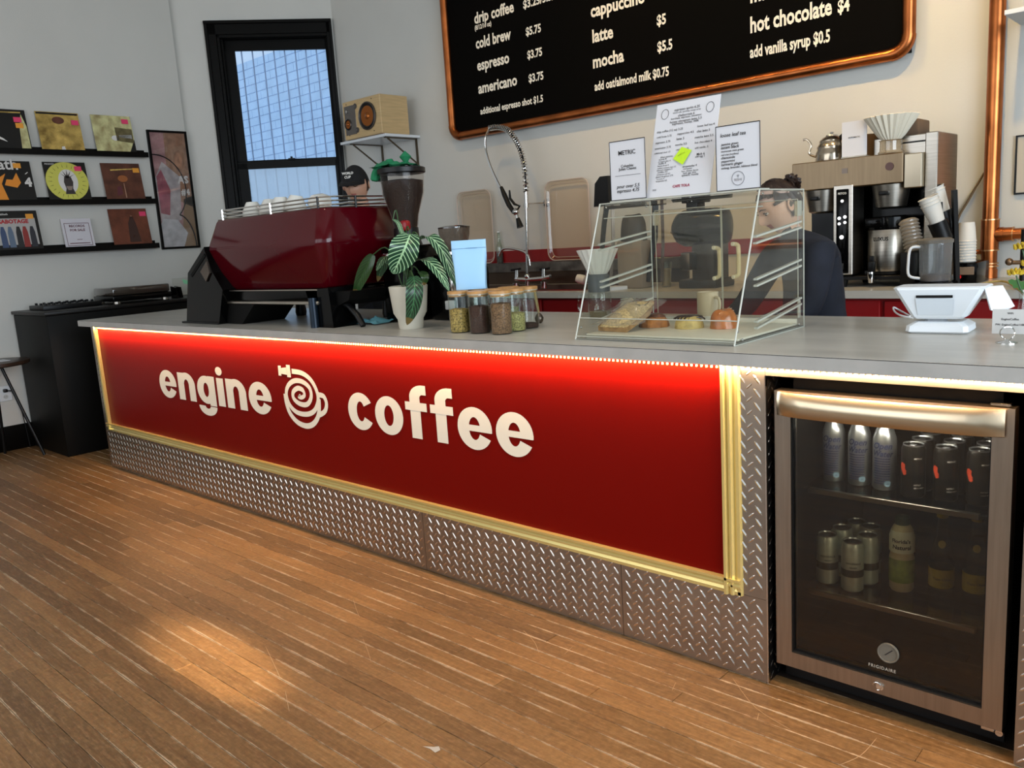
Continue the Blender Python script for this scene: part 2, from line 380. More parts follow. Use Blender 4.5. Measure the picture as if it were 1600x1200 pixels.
struct('wall_back', MB().box(-.53, 2.6, 0, 7.6, 2.72, H), wall_m)
struct('ceiling', MB().box(-1.5, -5.5, H, 7.6, 2.72, H+.1), ceil_m)
mb = MB(); mb.box(-1.42, -5.62, 0, 7.6, -5.5, .6); mb.box(-1.42, -5.62, 3.3, 7.6, -5.5, H)
for x in (-1.42, 1.5, 4.5, 7.4): mb.box(x, -5.62, .6, x+.2, -5.5, 3.3)
struct('wall_front', mb, wall_m)
mb = MB(); mb.box(7.5, -5.5, 3.3, 7.6, 2.6, H); mb.box(7.5, -5.5, 0, 7.6, 2.6, .4); mb.box(7.5, .8, .4, 7.6, 2.6, 3.3)
struct('wall_right', mb, wall_m)

# ---- window_1 : black sash window in the angled wall
win = thing('window_1', None, None, A0+DW*.75+Vector((0, 0, 1.0)), kind='structure')
def wpart(name, boxes, m, parent=None, r=.003):
    mb = MB(); mb.m = MW
    for q in boxes: mb.rbox(*q, r=r, seg=1, smooth=False)
    return part(name, mb, m, parent or win)
wpart('casing', [(.206, -.03, .9, .30, .0, 3.36), (.21, -.045, .9, .235, -.028, 3.36), (.30, -.018, .9, .325, .0, 3.26), (1.235, -.03, .9, 1.282, .0, 3.36), (1.262, -.045, .9, 1.285, -.028, 3.36),
                 (.206, -.03, 3.25, 1.285, .0, 3.36), (.206, -.05, 3.335, 1.285, -.028, 3.362), (.30, -.018, 3.225, 1.24, .0, 3.255)], black_paint)
wpart('jamb', [(.30, 0, 1.0, .325, .13, 3.25), (1.228, 0, 1.0, 1.245, .13, 3.25), (.30, 0, 3.225, 1.245, .13, 3.25), (.325, .03, 1.0, .345, .045, 3.23), (1.218, .03, 1.0, 1.23, .045, 3.23)], black_paint)
wpart('window_sill', [(.18, -.07, .97, 1.28, .13, 1.0)], black_paint)
su = wpart('upper_sash', [(.325, .07, 2.13, .43, .10, 3.225), (1.213, .07, 2.13, 1.23, .10, 3.225), (.325, .07, 3.135, 1.23, .10, 3.225), (.325, .07, 2.135, 1.23, .10, 2.197)], black_paint)
sl = wpart('lower_sash', [(.325, .045, 1.02, .43, .07, 2.175), (1.20, .045, 1.02, 1.23, .07, 2.175), (.325, .045, 2.12, 1.23, .07, 2.185), (.325, .045, 1.0, 1.23, .07, 1.10)], black_paint)
wpart('pane', [(.43, .083, 2.195, 1.215, .087, 3.137)], glassmat('window_glass', 'f2f8ff', .05), su, r=.001)
wpart('pane', [(.43, .055, 1.10, 1.20, .059, 2.13)], glassmat('frosted_pane', 'f0f8ff', .05, haze=.5, hazecol='e8f4ff'), sl, r=.001)
wpart('sash_lock', [(.79, .03, 2.185, .85, .06, 2.20), (.81, .03, 2.20, .83, .05, 2.215)], black_pl)
blue_bar = mat('window_bar_paint', 'b4c4de', .6)
for i in range(10):
    wpart('window_bar', [(.36+i*.095, .30, .9, .372+i*.095, .312, 3.4)], blue_bar)

# ---- the painted brick house beyond the window
nb = thing('neighbouring_building', 'white painted brick wall coloured with bluish daylight, seen outside the black sash window', 'building', (-3.2, 5.0, 0))
mort = mat('white_mortar', 'f4f8ff', .8); brk = mat('daylight_blue_brick', 'c6dcf4', .8, var=.08, vscale=4)  # bluish daylight is put into the colour of the white bricks
part('mortar', MB().box(-10.5, 5.0, 0, .6, 5.2, 6.5), mort, nb)
bme = mesh_of(MB().rbox(0, -.02, 0, .298, .02, .106, .003, 1, smooth=False), 'brick', brk)
nbk = 0; 
for r in range(15, 44):
    for c in range(0, 30):
        x = -9.4+c*.304+(r % 2)*.152
        q = Vector((x, 5.0, r*.118)); d = q-CAM
        # only courses that show through the pane
        k = (A0-CAM).dot(NW)/d.dot(NW); hit = CAM+d*k; t = (hit-A0).dot(DW)
        if not (.1 < t < 1.5 and .9 < hit.z < 3.5): continue
        if nbk >= 290: continue
        nbk += 1
        o = bpy.data.objects.new('brick', bme); COL.objects.link(o); o.parent = nb; o.location = q-nb.location

# ================================================================== SERVICE COUNTER
ZT = 1.004
base = thing('counter_base', 'long counter base with lettered red front panel and silver tread plate kick', 'counter', (2.4, .4, 0))
part('carcass', MB().box(.004, .004, 0, 4.767, .80, .962), black_soft, base)
part('carcass', MB().box(5.417, .004, 0, 6.5, .80, .962), black_soft, base)
fp = part('front_panel', MB().box(.09, -.004, .27, 4.675, .004, .963), red_p, base)
gm = [(-.024, 0), (-.024, .008), (-.014, .013), (-.020, .020), (-.020, .026), (-.010, .032), (-.014, .040), (-.014, .050), (-.004, .054), (-.004, 0)]
def moulding(x0, x1, z, mir=1, vert=None):
    mb = MB()
    if vert is None: mb.prism([(y, z+mir*t) for y, t in gm], 'x', x0, x1)
    else:
        a, b_ = vert; mb.prism([(x0+mir*t, y) for y, t in gm], 'z', a, b_)
    return mb
part('moulding', moulding(.06, 4.692, .314, -1), brass, base)
part('moulding', moulding(.112, 0, 0, -1, (.27, .963)), brass, base)
part('moulding', moulding(4.642, 0, 0, 1, (.262, .963)), brass, base)
def lugs(x0, x1, z0, z1, face='front', xpos=0.0):
    mb = MB(); px, pz = .0470, .0385
    i0 = int(math.floor(x0/px))-1; i1 = int(x1/px)+2; j0 = -1; j1 = int(z1/pz)+2
    for s, ox, oz in ((1, 0, 0), (-1, .5, .5)):
        for i in range(i0, i1):
            for j in range(j0, j1):
                cx = (i+ox)*px; cz = (j+oz)*pz
                if not (x0+.006 < cx < x1-.006 and z0+.008 < cz < z1-.008): continue
                a = math.radians(128 if s > 0 else 42); ux, uz = math.cos(a), math.sin(a); L, w, h = (.0180, .0042, .0020) if s > 0 else (.0140, .0030, .0010)
                base6 = [(-L, 0), (-L*.5, -w), (L*.5, -w), (L, 0), (L*.5, w), (-L*.5, w)]
                vs = []
                for p, q in base6: vs.append((cx+p*ux-q*uz, cz+p*uz+q*ux, 0))
                for p in (-L*.55, L*.55): vs.append((cx+p*ux, cz+p*uz, h))
                if face == 'front': vv = [(a_, -.0042-c_, b__) for a_, b__, c_ in vs]
                else: vv = [(xpos+c_, a_, b__) for a_, b__, c_ in vs]
                mb.add(vv, [(0, 1, 6), (1, 2, 7, 6), (2, 3, 7), (3, 4, 7), (4, 5, 6, 7), (5, 0, 6)], 0, False)
    return mb
for x0, x1 in ((0, 3.241), (3.243, 4.248), (4.250, 4.771)):
    k = part('kick_plate', MB().box(x0, -.0042, .004, x1, .003, .2655), plate_m, base)
    part('tread_lugs', lugs(x0, x1, .004, .262), lug_m, k, kind='stuff')
for x0, x1, z0, z1 in ((4.692, 4.771, .2665, .963), (0, .060, .2665, .963), (5.413, 6.45, .004, .937), (4.772, 6.45, .938, .963)):
    k = part('corner_plate', MB().box(x0, -.0042, z0, x1, .003, z1), plate_m, base)
    part('tread_lugs', lugs(x0, x1, z0, z1), lug_m, k, kind='stuff')
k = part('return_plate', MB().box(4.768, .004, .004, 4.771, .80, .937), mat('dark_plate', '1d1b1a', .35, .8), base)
part('tread_lugs', lugs(.0, .2, .004, .937, 'side', 4.771), lug_m, k, kind='stuff')
part('return_plate', MB().box(-.003, .004, .004, .0, .80, .963), plate_m, base)
part('edge_trim', MB().box(4.7705, -.0065, .004, 4.7735, .003, .937), chrome, base)

# lettering on the red front: every letter its own piece
let_m = mat('white_vinyl', 'e2dccb', .5)
def glyph(ch, k=.31):
    """outline strips of a heavy rounded sans letter, x-height 1; returns (list of strips, width)"""
    def arc(cx, cy, a, b, d0, d1, s=k, sv=None, n=22):
        sv = sv or s*.80; P = []
        for i in range(n+1):
            t = math.radians(d0+(d1-d0)*i/n); c, si = math.cos(t), math.sin(t)
            P.append(((cx+a*c, cy+b*si), (cx+(a-s)*c, cy+(b-sv)*si)))
        return P
    def rect(x0, y0, x1, y1): return [((x0, y0), (x1, y0)), ((x0, y1), (x1, y1))]
    if ch == 'o': return [arc(.46, .5, .46, .53, 0, 360, n=40)], .92
    if ch == 'c': return [arc(.45, .5, .45, .53, 32, 328, n=34)], .85
    if ch == 'e': return [arc(.46, .5, .46, .53, -7, 180, n=20)+arc(.46, .5, .46, .53, 180, 333, n=18)[1:], rect(.2, .43, .90, .585)], .92
    if ch == 'n': return [rect(0, 0, k, 1.0), arc(.43, .56, .43, .46, 0, 165, n=18), rect(.86-k, 0, .86, .57)], .86
    if ch == 'i': return [rect(0, 0, k, .98), arc(k/2, 1.22, .15, .15, 0, 360, s=.1499, sv=.1499, n=20)], k
    if ch == 'g': return [arc(.43, .5, .43, .50, 0, 360, n=36), rect(.86-k, -.05, .86, 1.0), arc(.43, -.08, .43, .34, 180, 360, n=20)], .86
    if ch == 'f': return [rect(.15, 0, .15+k, 1.1), [((.66, 1.42), (.66, 1.17))]+arc(.55, 1.08, .40, .34, 95, 180, n=12), rect(0, .74, .66, .96)], .66
def letters(word, x0, x1, z0, xht):
    gap = .10; tot = sum(glyph(c)[1] for c in word)+gap*(len(word)-1); sx = (x1-x0)/tot; x = x0
    for ch in word:
        strips, w = glyph(ch); mb = MB()
        for n_, st in enumerate(strips):
            vs = []
            for p, q in st: vs += [(x+p[0]*sx, -.0052-.0002*n_, z0+p[1]*xht), (x+q[0]*sx, -.0052-.0002*n_, z0+q[1]*xht)]
            mb.add(vs, [(2*i, 2*i+1, 2*i+3, 2*i+2) for i in range(len(st)-1)])
        part('letter', mb, let_m, fp); x += (w+gap)*sx
letters('engine', .93, 2.165, .568, .158)
letters('coffee', 2.797, 3.892, .578, .158)
# coffee-cup emblem whose spiral ends in a pipe fitting
def ribbon(pts, w, mb, y=-.0052):
    P = [Vector((p[0], p[1])) for p in pts]; n = len(P); vs = []; ws = w if isinstance(w, (list, tuple)) else [w]*n
    for i in range(n):
        t = (P[min(n-1, i+1)]-P[max(0, i-1)]).normalized(); nn = Vector((-t.y, t.x))*ws[i]/2
        vs += [(P[i].x+nn.x, y, P[i].y+nn.y), (P[i].x-nn.x, y, P[i].y-nn.y)]
    mb.add(vs, [(2*i, 2*i+1, 2*i+3, 2*i+2) for i in range(n-1)])
def fpx(x, y):
    p = PY(230+x/5.161, 530+y/5.161, -.005); return (p.x, p.z, 0)
mb = MB()
sp_ = [(1235, 445), (1222, 462), (1245, 470), (1268, 452), (1255, 412), (1215, 395), (1178, 425), (1182, 478), (1230, 520), (1290, 525), (1322, 470), (1310, 395), (1255, 345), (1190, 335), (1140, 370), (1122, 440), (1150, 530), (1210, 590), (1290, 605), (1350, 575), (1378, 500), (1368, 420), (1320, 330), (1250, 275), (1165, 258)]
ribbon([(p[0], p[1]) for p in cr_([fpx(*p) for p in sp_], 6)], [.008]*6+[.020]*18+[.024]*121, mb)
ribbon([(p[0], p[1]) for p in cr_([fpx(*p) for p in [(1112, 440), (1125, 520), (1155, 600), (1215, 670), (1290, 700), (1350, 675), (1385, 600), (1385, 480)]], 6)], .027, mb, -.0056)
ribbon([(p[0], p[1]) for p in cr_([fpx(*p) for p in [(1385, 448), (1425, 462), (1447, 520), (1435, 580), (1390, 612)]], 6)], .024, mb, -.0060)
for q in ([(1055, 212), (1078, 214), (1085, 295), (1062, 292)], [(1078, 232), (1125, 226), (1132, 288), (1082, 278)], [(1120, 206), (1150, 208), (1162, 308), (1132, 305)]):
    vs = [fpx(*p) for p in q]; mb.add([(p[0], -.0063, p[1]) for p in vs], [(0, 1, 2, 3)])
part('cup_emblem', mb, let_m, fp)

# worktop, a long slab with a thin dark seam below its top edge
mb = MB().rbox(-.11, -.04, .9655, 6.5, .88, ZT, .0015, 1, smooth=False)
wt = single('countertop', mb, counter_m, 'long pale grey concrete-look laminate slab on top of the counter', 'countertop')
part('edge_seam', MB().box(-.11, -.0406, ZT-.0022, 6.5, -.0398, ZT-.0004), mat('seam_dark', '3a3632', .7), wt)
part('edge_band', MB().box(-.11, -.0404, .9655, 6.5, -.0399, ZT-.0024), counter_e, wt)

# LED tape tucked under the lip
led_e = mat('led_diode', 'ffd9a0', .5, emit='ff9028', es=3.6)
led = thing('light_strip', 'warm glowing light tape under the lip of the worktop', 'light strip', (2.4, -.016, .9625))
part('tape', MB().box(.115, -.0070, .9602, 4.640, -.0045, .9632).box(4.70, -.0085, .9605, 6.4, -.0062, .9632), mat('led_tape', 'e8e2d0', .5), led)
mb = MB(); x = .08
while x < 6.38:
    if .12 < x < 4.635: mb.rbox(x, -.0125, .9520, x+.0070, -.0070, .9590, .0015, 1)
    elif x > 4.70: mb.rbox(x, -.0130, .9560, x+.0070, -.0085, .9615, .0015, 1)
    x += .0167
part('diodes', mb, led_e, led, kind='stuff')

for x0_, x1_ in ((.08, 1.65), (1.65, 3.2), (3.2, 4.75), (4.75, 6.3)):
    light('led_glow', 'AREA', ((x0_+x1_)/2, -.032, .9600), ((x0_+x1_)/2, .002, .915), 12, (1, .60, .28), shape='RECTANGLE', size=x1_-x0_, size_y=.010)

# ================================================================== BEVERAGE FRIDGE
FX0, FX1, FY = 4.786, 5.380, .022
fr_ = thing('beverage_fridge', 'under-counter glass door drinks fridge with steel frame in the counter', 'fridge', (5.083, .3, 0))
blk = mat('fridge_liner', '0d0c0a', .6, spec=.12)
mb = MB()
mb.box(FX0, .07, .06, FX0+.035, .66, .925); mb.box(FX1-.035, .07, .06, FX1, .66, .925); mb.box(FX0, .62, .06, FX1, .66, .925)
mb.box(FX0, .07, .865, FX1, .66, .925); mb.box(FX0, .07, .06, FX1, .66, .115)
part('cabinet', mb, blk, fr_)
part('toe_grille', MB().box(FX0+.005, .075, .005, FX1-.005, .10, .058), black_pl, fr_)
door = part('door', MB(), steel_h, fr_) if False else None
def framebox(x0, x1, z0, z1, w, y0, y1, top=None):
    mb = MB(); t = top or w
    mb.prism([(x0, z0), (x1, z0), (x1-w, z0+w), (x0+w, z0+w)], 'y', y0, y1)
    mb.prism([(x0, z1), (x1, z1), (x1-w, z1-t), (x0+w, z1-t)], 'y', y0, y1)
    mb.prism([(x0, z0), (x0+w, z0+w), (x0+w, z1-t), (x0, z1)], 'y', y0, y1)
    mb.prism([(x1, z0), (x1-w, z0+w), (x1-w, z1-t), (x1, z1)], 'y', y0, y1)
    return mb
door = part('door', framebox(FX0, FX1, .064, .893, .047, FY, .064), steel_h, fr_)
part('glass_pane', MB().box(FX0+.047, .036, .111, FX1-.047, .041, .846), tint, door, 'dark tinted glass pane')
part('gasket', framebox(FX0+.045, FX1-.045, .109, .848, .006, .030, .05), black_pl, door)
mb = MB(); hp = []
prof = [(.0, .0), (-.030, .004), (-.043, -.012), (-.047, -.045), (-.040, -.062), (-.030, -.064), (-.030, -.050), (-.012, -.018), (0, -.012)]
n = 14
for i in range(n+1):
    t = i/n; x = FX0+.012+(FX1-FX0-.03)*t; k = min(1, math.sin(PI*min(1, max(0, t)))**.35 if 0 < t < 1 else 0)*.75+.25
    hp.append([(x, FY+p[0]*k, .888+p[1]) for p in prof])
m_ = len(prof)
mb.add([v for r in hp for v in r], [(i*m_+j, i*m_+(j+1) % m_, (i+1)*m_+(j+1) % m_, (i+1)*m_+j) for i in range(n) for j in range(m_)]+[tuple(range(m_)), tuple(n*m_+j for j in range(m_))], 0, True)
part('handle', mb, mat('handle_steel', 'c8b69a', .24, 1.0), door, 'broad curved steel bar handle')
part('lock', MB().cyl((5.085, FY-.004, .088), (5.085, FY+.004, .088), .010, 16).tube([(5.078+.011*math.cos(a*PI/8), FY-.004, .088+.011*math.sin(a*PI/8)) for a in range(-4, 9)], .0015, 6), chrome, door)
part('hinge', MB().rbox(5.33, .03, .050, 5.362, .065, .063, .002, 1).cyl((5.372, .03, .054), (5.372, .06, .054), .009, 12), chrome, fr_)
part('hinge', MB().rbox(5.325, .03, .895, 5.37, .065, .903, .002, 1), chrome, fr_)
gl = mat('printed_grey', 'b9b2a2', .5)
gz = PY(1388, 1020, .034)
part('thermometer', MB().cyl((gz.x, .0355, gz.z), (gz.x, .031, gz.z), .028, 28).tube([(gz.x+.026*math.cos(a*PI/14), .030, gz.z+.026*math.sin(a*PI/14)) for a in range(28)], .002, 5, closed=True), mat('gauge_grey', '6a6458', .5), door, 'round dial thermometer')
mb = MB().box(gz.x-.001, .0300, gz.z-.002, gz.x+.001, .0305, gz.z+.018)
mb.m = Matrix.Translation((gz.x, 0, gz.z)) @ Matrix.Rotation(.8, 4, 'Y') @ Matrix.Translation((-gz.x, 0, -gz.z))
mb = MB(); mb.m = Matrix.Translation((gz.x, 0, gz.z)) @ Matrix.Rotation(.8, 4, 'Y'); mb.box(-.001, .0295, -.010, .001, .0302, .016)
part('needle', mb, ink, door)
p0 = PY(1357, 1037, .034)
part('lettering', text_mb('FRIGIDAIRE', (p0.x, .0355, p0.z-.006), XR, ZU, width=.072, xh=.013, bold=.01, space=1.2), gl, door)
# clock-style green temperature readout
p0 = PY(1448, 661, .075)
part('display', MB().box(p0.x-.045, .066, p0.z-.012, p0.x+.05, .074, p0.z+.012), black_pl, fr_)
part('readout', text_mb('38', (p0.x-.008, .065, p0.z-.008), XR, ZU, height=.016, bold=.02, shear=.2), mat('green_digits', '30ff40', .5, emit='40ff50', es=3), fr_)
shf = mat('shelf_trim', '8f8a80', .3, 1.0); shg = glassmat('shelf_glass', 'b8c4bc', .08)
SH1, SH2 = .590, .278
for z in (SH1, SH2):
    s_ = part('shelf', MB().box(FX0+.04, .125, z-.006, FX1-.04, .60, z-.001), shg, fr_)
    part('shelf_trim', MB().rbox(4.845, .112, z-.014, 5.292, .126, z+.002, .002, 1), shf, s_)
light('fridge_lamp', 'AREA', (5.08, .09, .855), (5.08, .30, .3), 3.2, (.9, .95, 1.0), shape='RECTANGLE', size=.4, size_y=.03)

silver = mat('aluminium', 'c9cdd2', .28, .9); bluecap = mat('blue_cap', '1e3566', .4); navy = mat('navy_print', '1f2b55', .5)
def on_cyl(mb, c, r, a0, dr=.0006):
    """wraps flat x/z lettering (x = arc length about angle a0) round a vertical cylinder"""
    out = []
    for v in mb.v:
        a = a0+v[0]/r; rr = r+dr; out.append((c[0]+rr*math.cos(a), c[1]+rr*math.sin(a), v[2]))
    mb.v = out; return mb
def water_bottle(x, y, z, label):
    t = thing('water_bottle', label, 'bottle', (x, y, z), 'silver water bottles on the upper fridge shelf')
    R_ = .032
    part('body', MB().lathe([(.028, 0), (R_, .006), (R_, .140), (.031, .150), (.024, .172), (.017, .182), (.017, .190)], (0, 0, 0), 24), silver, t, local=True)
    part('cap', MB().lathe([(.018, .188), (.018, .206), (.016, .208)], (0, 0, 0), 18), bluecap, t, local=True)
    mb = text_mb('Open', (-.026, 0, .122), XR, ZU, width=.052, height=.018, bold=.02, shear=.3, lift=0)
    text_mb('Water', (-.026, 0, .100), XR, ZU, width=.056, height=.017, bold=.02, shear=.3, mb=mb, lift=0)
    for k in range(11):
        z_ = .092-k*.0072; 
        for q in range(8): mb.add([(-.024+q*.0055, 0, z_), (-.024+(q+1)*.0055, 0, z_), (-.024+(q+1)*.0055, 0, z_+.0028), (-.024+q*.0055, 0, z_+.0028)], [(0, 1, 2, 3)])
    on_cyl(mb, (0, 0), R_, math.radians(-82)); part('print', mb, navy, t, local=True)
    mb = MB(); cc = [(.012+.009*math.cos(a*PI/6), 0, .022+.009*math.sin(a*PI/6)) for a in range(12)]; mb.add(cc, [tuple(range(12))]); on_cyl(mb, (0, 0), R_, math.radians(-78), .001)
    part('round_seal', mb, mat('pale_blue_print', '8fb3c9', .5), t, local=True)
for px, y, lb in ((1292, .205, 'silver water bottle leftmost on the upper fridge shelf'), (1332, .20, 'silver water bottle in the middle of the three upright ones'), (1371, .19, 'silver water bottle beside the black coffee cans')):
    q = PY(px, 755, y+.0); water_bottle(q.x+.008, y+.032, SH1, lb)
def can(name, x, y, z, h, r, body, label, group, bands=(), texts=(), dots=()):
    t = thing(name, label, 'can', (x, y, z), group)
    part('body', MB().lathe([(r*.8, 0), (r, .006), (r, h-.014), (r*.86, h-.004)], (0, 0, 0), 22), body, t, local=True)
    part('lid', MB().lathe([(r*.86, h-.005), (r*.88, h), (r*.80, h), (r*.76, h-.004), (.0, h-.004)], (0, 0, 0), 22).rbox(-.008, -.012, h-.004, .008, .004, h-.0025, .0005, 1), silver, t, local=True)
    for (z0, z1, m) in bands:
        part('band', MB().lathe([(r+.0004, z0), (r+.0004, z1)], (0, 0, 0), 22, cap=False), m, t, local=True)
    for (s, z0, w, m, x0) in texts:
        part('print', on_cyl(text_mb(s, (x0, 0, z0), XR, ZU, width=w, bold=.02, lift=0), (0, 0), r, math.radians(-70), .001), m, t, local=True)
    for (x0, z0, rr, m) in dots:
        mb = MB(); mb.add([(x0+rr*math.cos(a*PI/5)*(1+.4*(a % 2)), 0, z0+rr*1.5*math.sin(a*PI/5)) for a in range(10)], [tuple(range(10))])
        part('print', on_cyl(mb, (0, 0), r, math.radians(-70), .001), m, t, local=True)
    return t
blackcan = mat('black_can', '191715', .3, .3); wprint = mat('white_print', 'd8d4cc', .5); orange_p = mat('orange_print', 'c4452a', .5)
for i, (px, y) in enumerate(((1417, .155), (1468, .165), (1521, .175))):
    q = PY(px, 780, y)
    for rrow in range(4):
        lb = ['black coffee can beside the silver bottles', 'black coffee can in the middle of the front row', 'black coffee can nearest the fridge hinge side'][i]+[' at the front', ', second from the front', ', third from the front', ' at the back'][rrow]
        can('coffee_can', q.x+.005, y+.033+rrow*.075, SH1, .150, .031, blackcan, lb, 'black coffee cans on the upper fridge shelf',
            texts=[('METRIC', .112, .020, wprint, 0), ('NITRO', .038, .018, wprint, 0), ('COLD BREW', .030, .028, wprint, 0)] if rrow == 0 else (),
            dots=[(-.032, .088, .008, orange_p), (-.026, .074, .006, orange_p)] if rrow == 0 else ())
sc_m = mat('pale_can', 'c3c3b8', .35, .5, var=.1, vscale=60); dk = mat('dark_band', '37322c', .5)
for px, py, y, lb in ((1284, 910, .165, 'pale wine can at the left front of the lower shelf'), (1323, 922, .15, 'pale wine can nearest the glass on the lower shelf'), (1347, 905, .225, 'pale wine can behind the nearest one, on its right'), (1307, 893, .245, 'pale wine can tucked behind the left front one'), (1330, 880, .32, 'pale wine can at the back of the lower shelf'), (1352, 885, .30, 'pale wine can at the back, beside the juice bottle')):
    q = PY(px, py, y)
    can('wine_can', q.x+.004, y+.032, SH2, .152, .031, sc_m, lb, 'pale wine cans on the lower fridge shelf', bands=[(.048, .070, dk)],
        texts=[('HOUSSALLE', .088, .042, ink, -.018), ('WINERY', .076, .022, ink, -.008)] if y < .2 else ())
t = thing('juice_bottle', 'plastic juice bottle with green cap on the lower fridge shelf', 'bottle', (5.060, .262, SH2))
jb = mat('juice_sleeve', 'c9b48e', .4); 
part('body', MB().lathe([(.028, 0), (.033, .008), (.034, .10), (.031, .115), (.034, .13), (.034, .165), (.026, .192), (.018, .202)], (0, 0, 0), 24), jb, t, local=True)
part('cap', MB().lathe([(.020, .2), (.020, .222), (.017, .224)], (0, 0, 0), 18), mat('green_cap', '2c4a3a', .4), t, local=True)
part('label_band', MB().lathe([(.0345, .12), (.0345, .165), (.030, .183)], (0, 0, 0), 24, cap=False), mat('cream_label', 'd9d2bd', .5), t, local=True)
part('label_band', MB().lathe([(.0345, .03), (.0345, .100)], (0, 0, 0), 24, cap=False), mat('green_label', '7f8b3a', .5, var=.5, vscale=30), t, local=True)
mb = text_mb("Florida's", (-.028, 0, .152), XR, ZU, width=.05, bold=.03, lift=0); text_mb('Natural', (-.026, 0, .133), XR, ZU, width=.05, bold=.03, mb=mb, lift=0)
part('print', on_cyl(mb, (0, 0), .0345, math.radians(-72), .001), ink, t, local=True)
gb = glassmat('soda_glass', 'c9c9a8', .08); yl = mat('yellow_label', 'a88f1e', .5, var=.2, vscale=60)
for px, y, lb in ((1465, .255, 'glass soda bottle with yellow label beside the juice'), (1519, .27, 'glass soda bottle with yellow label nearest the hinge side')):
    q = PY(px, 930, y); t = thing('soda_bottle', lb, 'bottle', (q.x, y+.03, SH2), 'glass soda bottles on the lower fridge shelf')
    part('body', MB().lathe([(.030, 0), (.033, .008), (.033, .11), (.028, .14), (.016, .18), (.013, .23), (.014, .235)], (0, 0, 0), 22), gb, t, local=True)
    part('label_band', MB().lathe([(.0335, .03), (.0335, .085)], (0, 0, 0), 22, cap=False), yl, t, local=True)
    part('cap', MB().lathe([(.015, .232), (.016, .242), (.012, .245)], (0, 0, 0), 14), yl, t, local=True)
    mb = MB(); mb.add([(.009*math.cos(a*PI/6), 0, .16+.012*math.sin(a*PI/6)) for a in range(12)], [tuple(range(12))])
    part('round_seal', on_cyl(mb, (0, 0), .024, math.radians(-75), .003), mat('gold_seal', 'b7a35c', .4), t, local=True)
    mb = text_mb('Topo Chico', (-.024, 0, .055), XR, ZU, width=.046, bold=.02, lift=0); part('print', on_cyl(mb, (0, 0), .0338, math.radians(-72), .001), mat('brown_print', '4a3a10', .5), t, local=True)

# ================================================================== MENU BOARD
YB = 2.555
mx0, mx1, mz0, mz1 = .96, 4.335, 2.17, 3.55
menu = thing('menu_board', 'large black menu board framed with copper pipe on the back wall', 'menu board', ((mx0+mx1)/2, 2.58, mz0))
pan = part('panel', MB().box(mx0, YB, mz0, mx1, 2.598, mz1), mat('chalk_black', '080706', .7, spec=.04), menu)
R_ = .032; rc = .085
def pipe_path(): 
    P = []
    for cx, cz, a0 in ((mx0+rc, mz0+rc, PI), (mx1-rc, mz0+rc, 1.5*PI), (mx1-rc, mz1-rc, 0), (mx0+rc, mz1-rc, .5*PI)):
        for i in range(7): a = a0+i*PI/12; P.append((cx+rc*math.cos(a), YB-.005, cz+rc*math.sin(a)))
    return P
part('copper_frame', MB().tube(pipe_path(), R_, 16, closed=True), copper, menu)
for cx, cz, sx, sz in ((mx0, mz0, 1, 1), (mx1, mz0, -1, 1), (mx1, mz1, -1, -1), (mx0, mz1, 1, -1)):
    P = [];  a0 = {(1, 1): PI, (-1, 1): 1.5*PI, (-1, -1): 0, (1, -1): .5*PI}[(sx, sz)]
    c_ = (cx+sx*rc, cz+sz*rc)
    for i in range(9): a = a0+i*PI/16; P.append((c_[0]+rc*math.cos(a), YB-.005, c_[1]+rc*math.sin(a)))
    part('pipe_elbow', MB().tube(P, R_+.003, 16), copper, menu)
chalk = mat('menu_lettering', 'efe8d8', .6)
YT = YB-.0005
def mtext(s, a, b_, bold=.03, sy=None):
    pa = PY(a[0], a[1], YT); pb = PY(b_[0], b_[1], YT)
    part('menu_text', text_mb(s, (pa.x, YT, (pa.z+pb.z)/2), XR, ZU, width=pb.x-pa.x, xh=sy, bold=bold), chalk, pan)
def c1(x, y): return (680+x/3.333, y/3.333)
def c2(x, y): return (1120+x/3.333, y/3.333)
BIG, SML = .108, .066
for s, a, b_, k in (('drip coffee', c1(205, 122), c1(411, 63), BIG), ('$3.25/3.5/4', c1(459, 42), c1(640, -8), .074), ('(8/12/16 oz)', c1(207, 157), c1(293, 133), .045),
        ('cold brew', c1(213, 252), c1(396, 205), BIG), ('$5.75', c1(473, 185), c1(552, 166), .076), ('espresso', c1(220, 366), c1(387, 328), BIG), ('$3.75', c1(481, 307), c1(558, 288), .076),
        ('americano', c1(226, 487), c1(428, 442), BIG), ('$3.75', c1(488, 430), c1(565, 411), .076), ('additional espresso shot $1.5', c1(236, 593), c1(563, 532), SML),
        ('cappuccino', c1(811, 90), c1(1093, 12), .112), ('latte', c1(820, 221), c1(928, 195), .112), ('$5', c1(1155, 133), c1(1203, 122), .085), ('mocha', c1(823, 355), c1(984, 318), .112), ('$5.5', c1(1158, 272), c1(1236, 253), .085),
        ('add oat/almond milk $0.75', c1(831, 470), c1(1218, 395), .078), ('hot chocolate', c2(175, 170), c2(600, 74), .122), ('$4', c2(630, 68), c2(692, 53), .092), ('add vanilla syrup $0.5', c2(173, 305), c2(590, 212), .090), ('matcha', c2(175, 12), c2(400, -40), .135)):
    mtext(s, a, b_, sy=k)

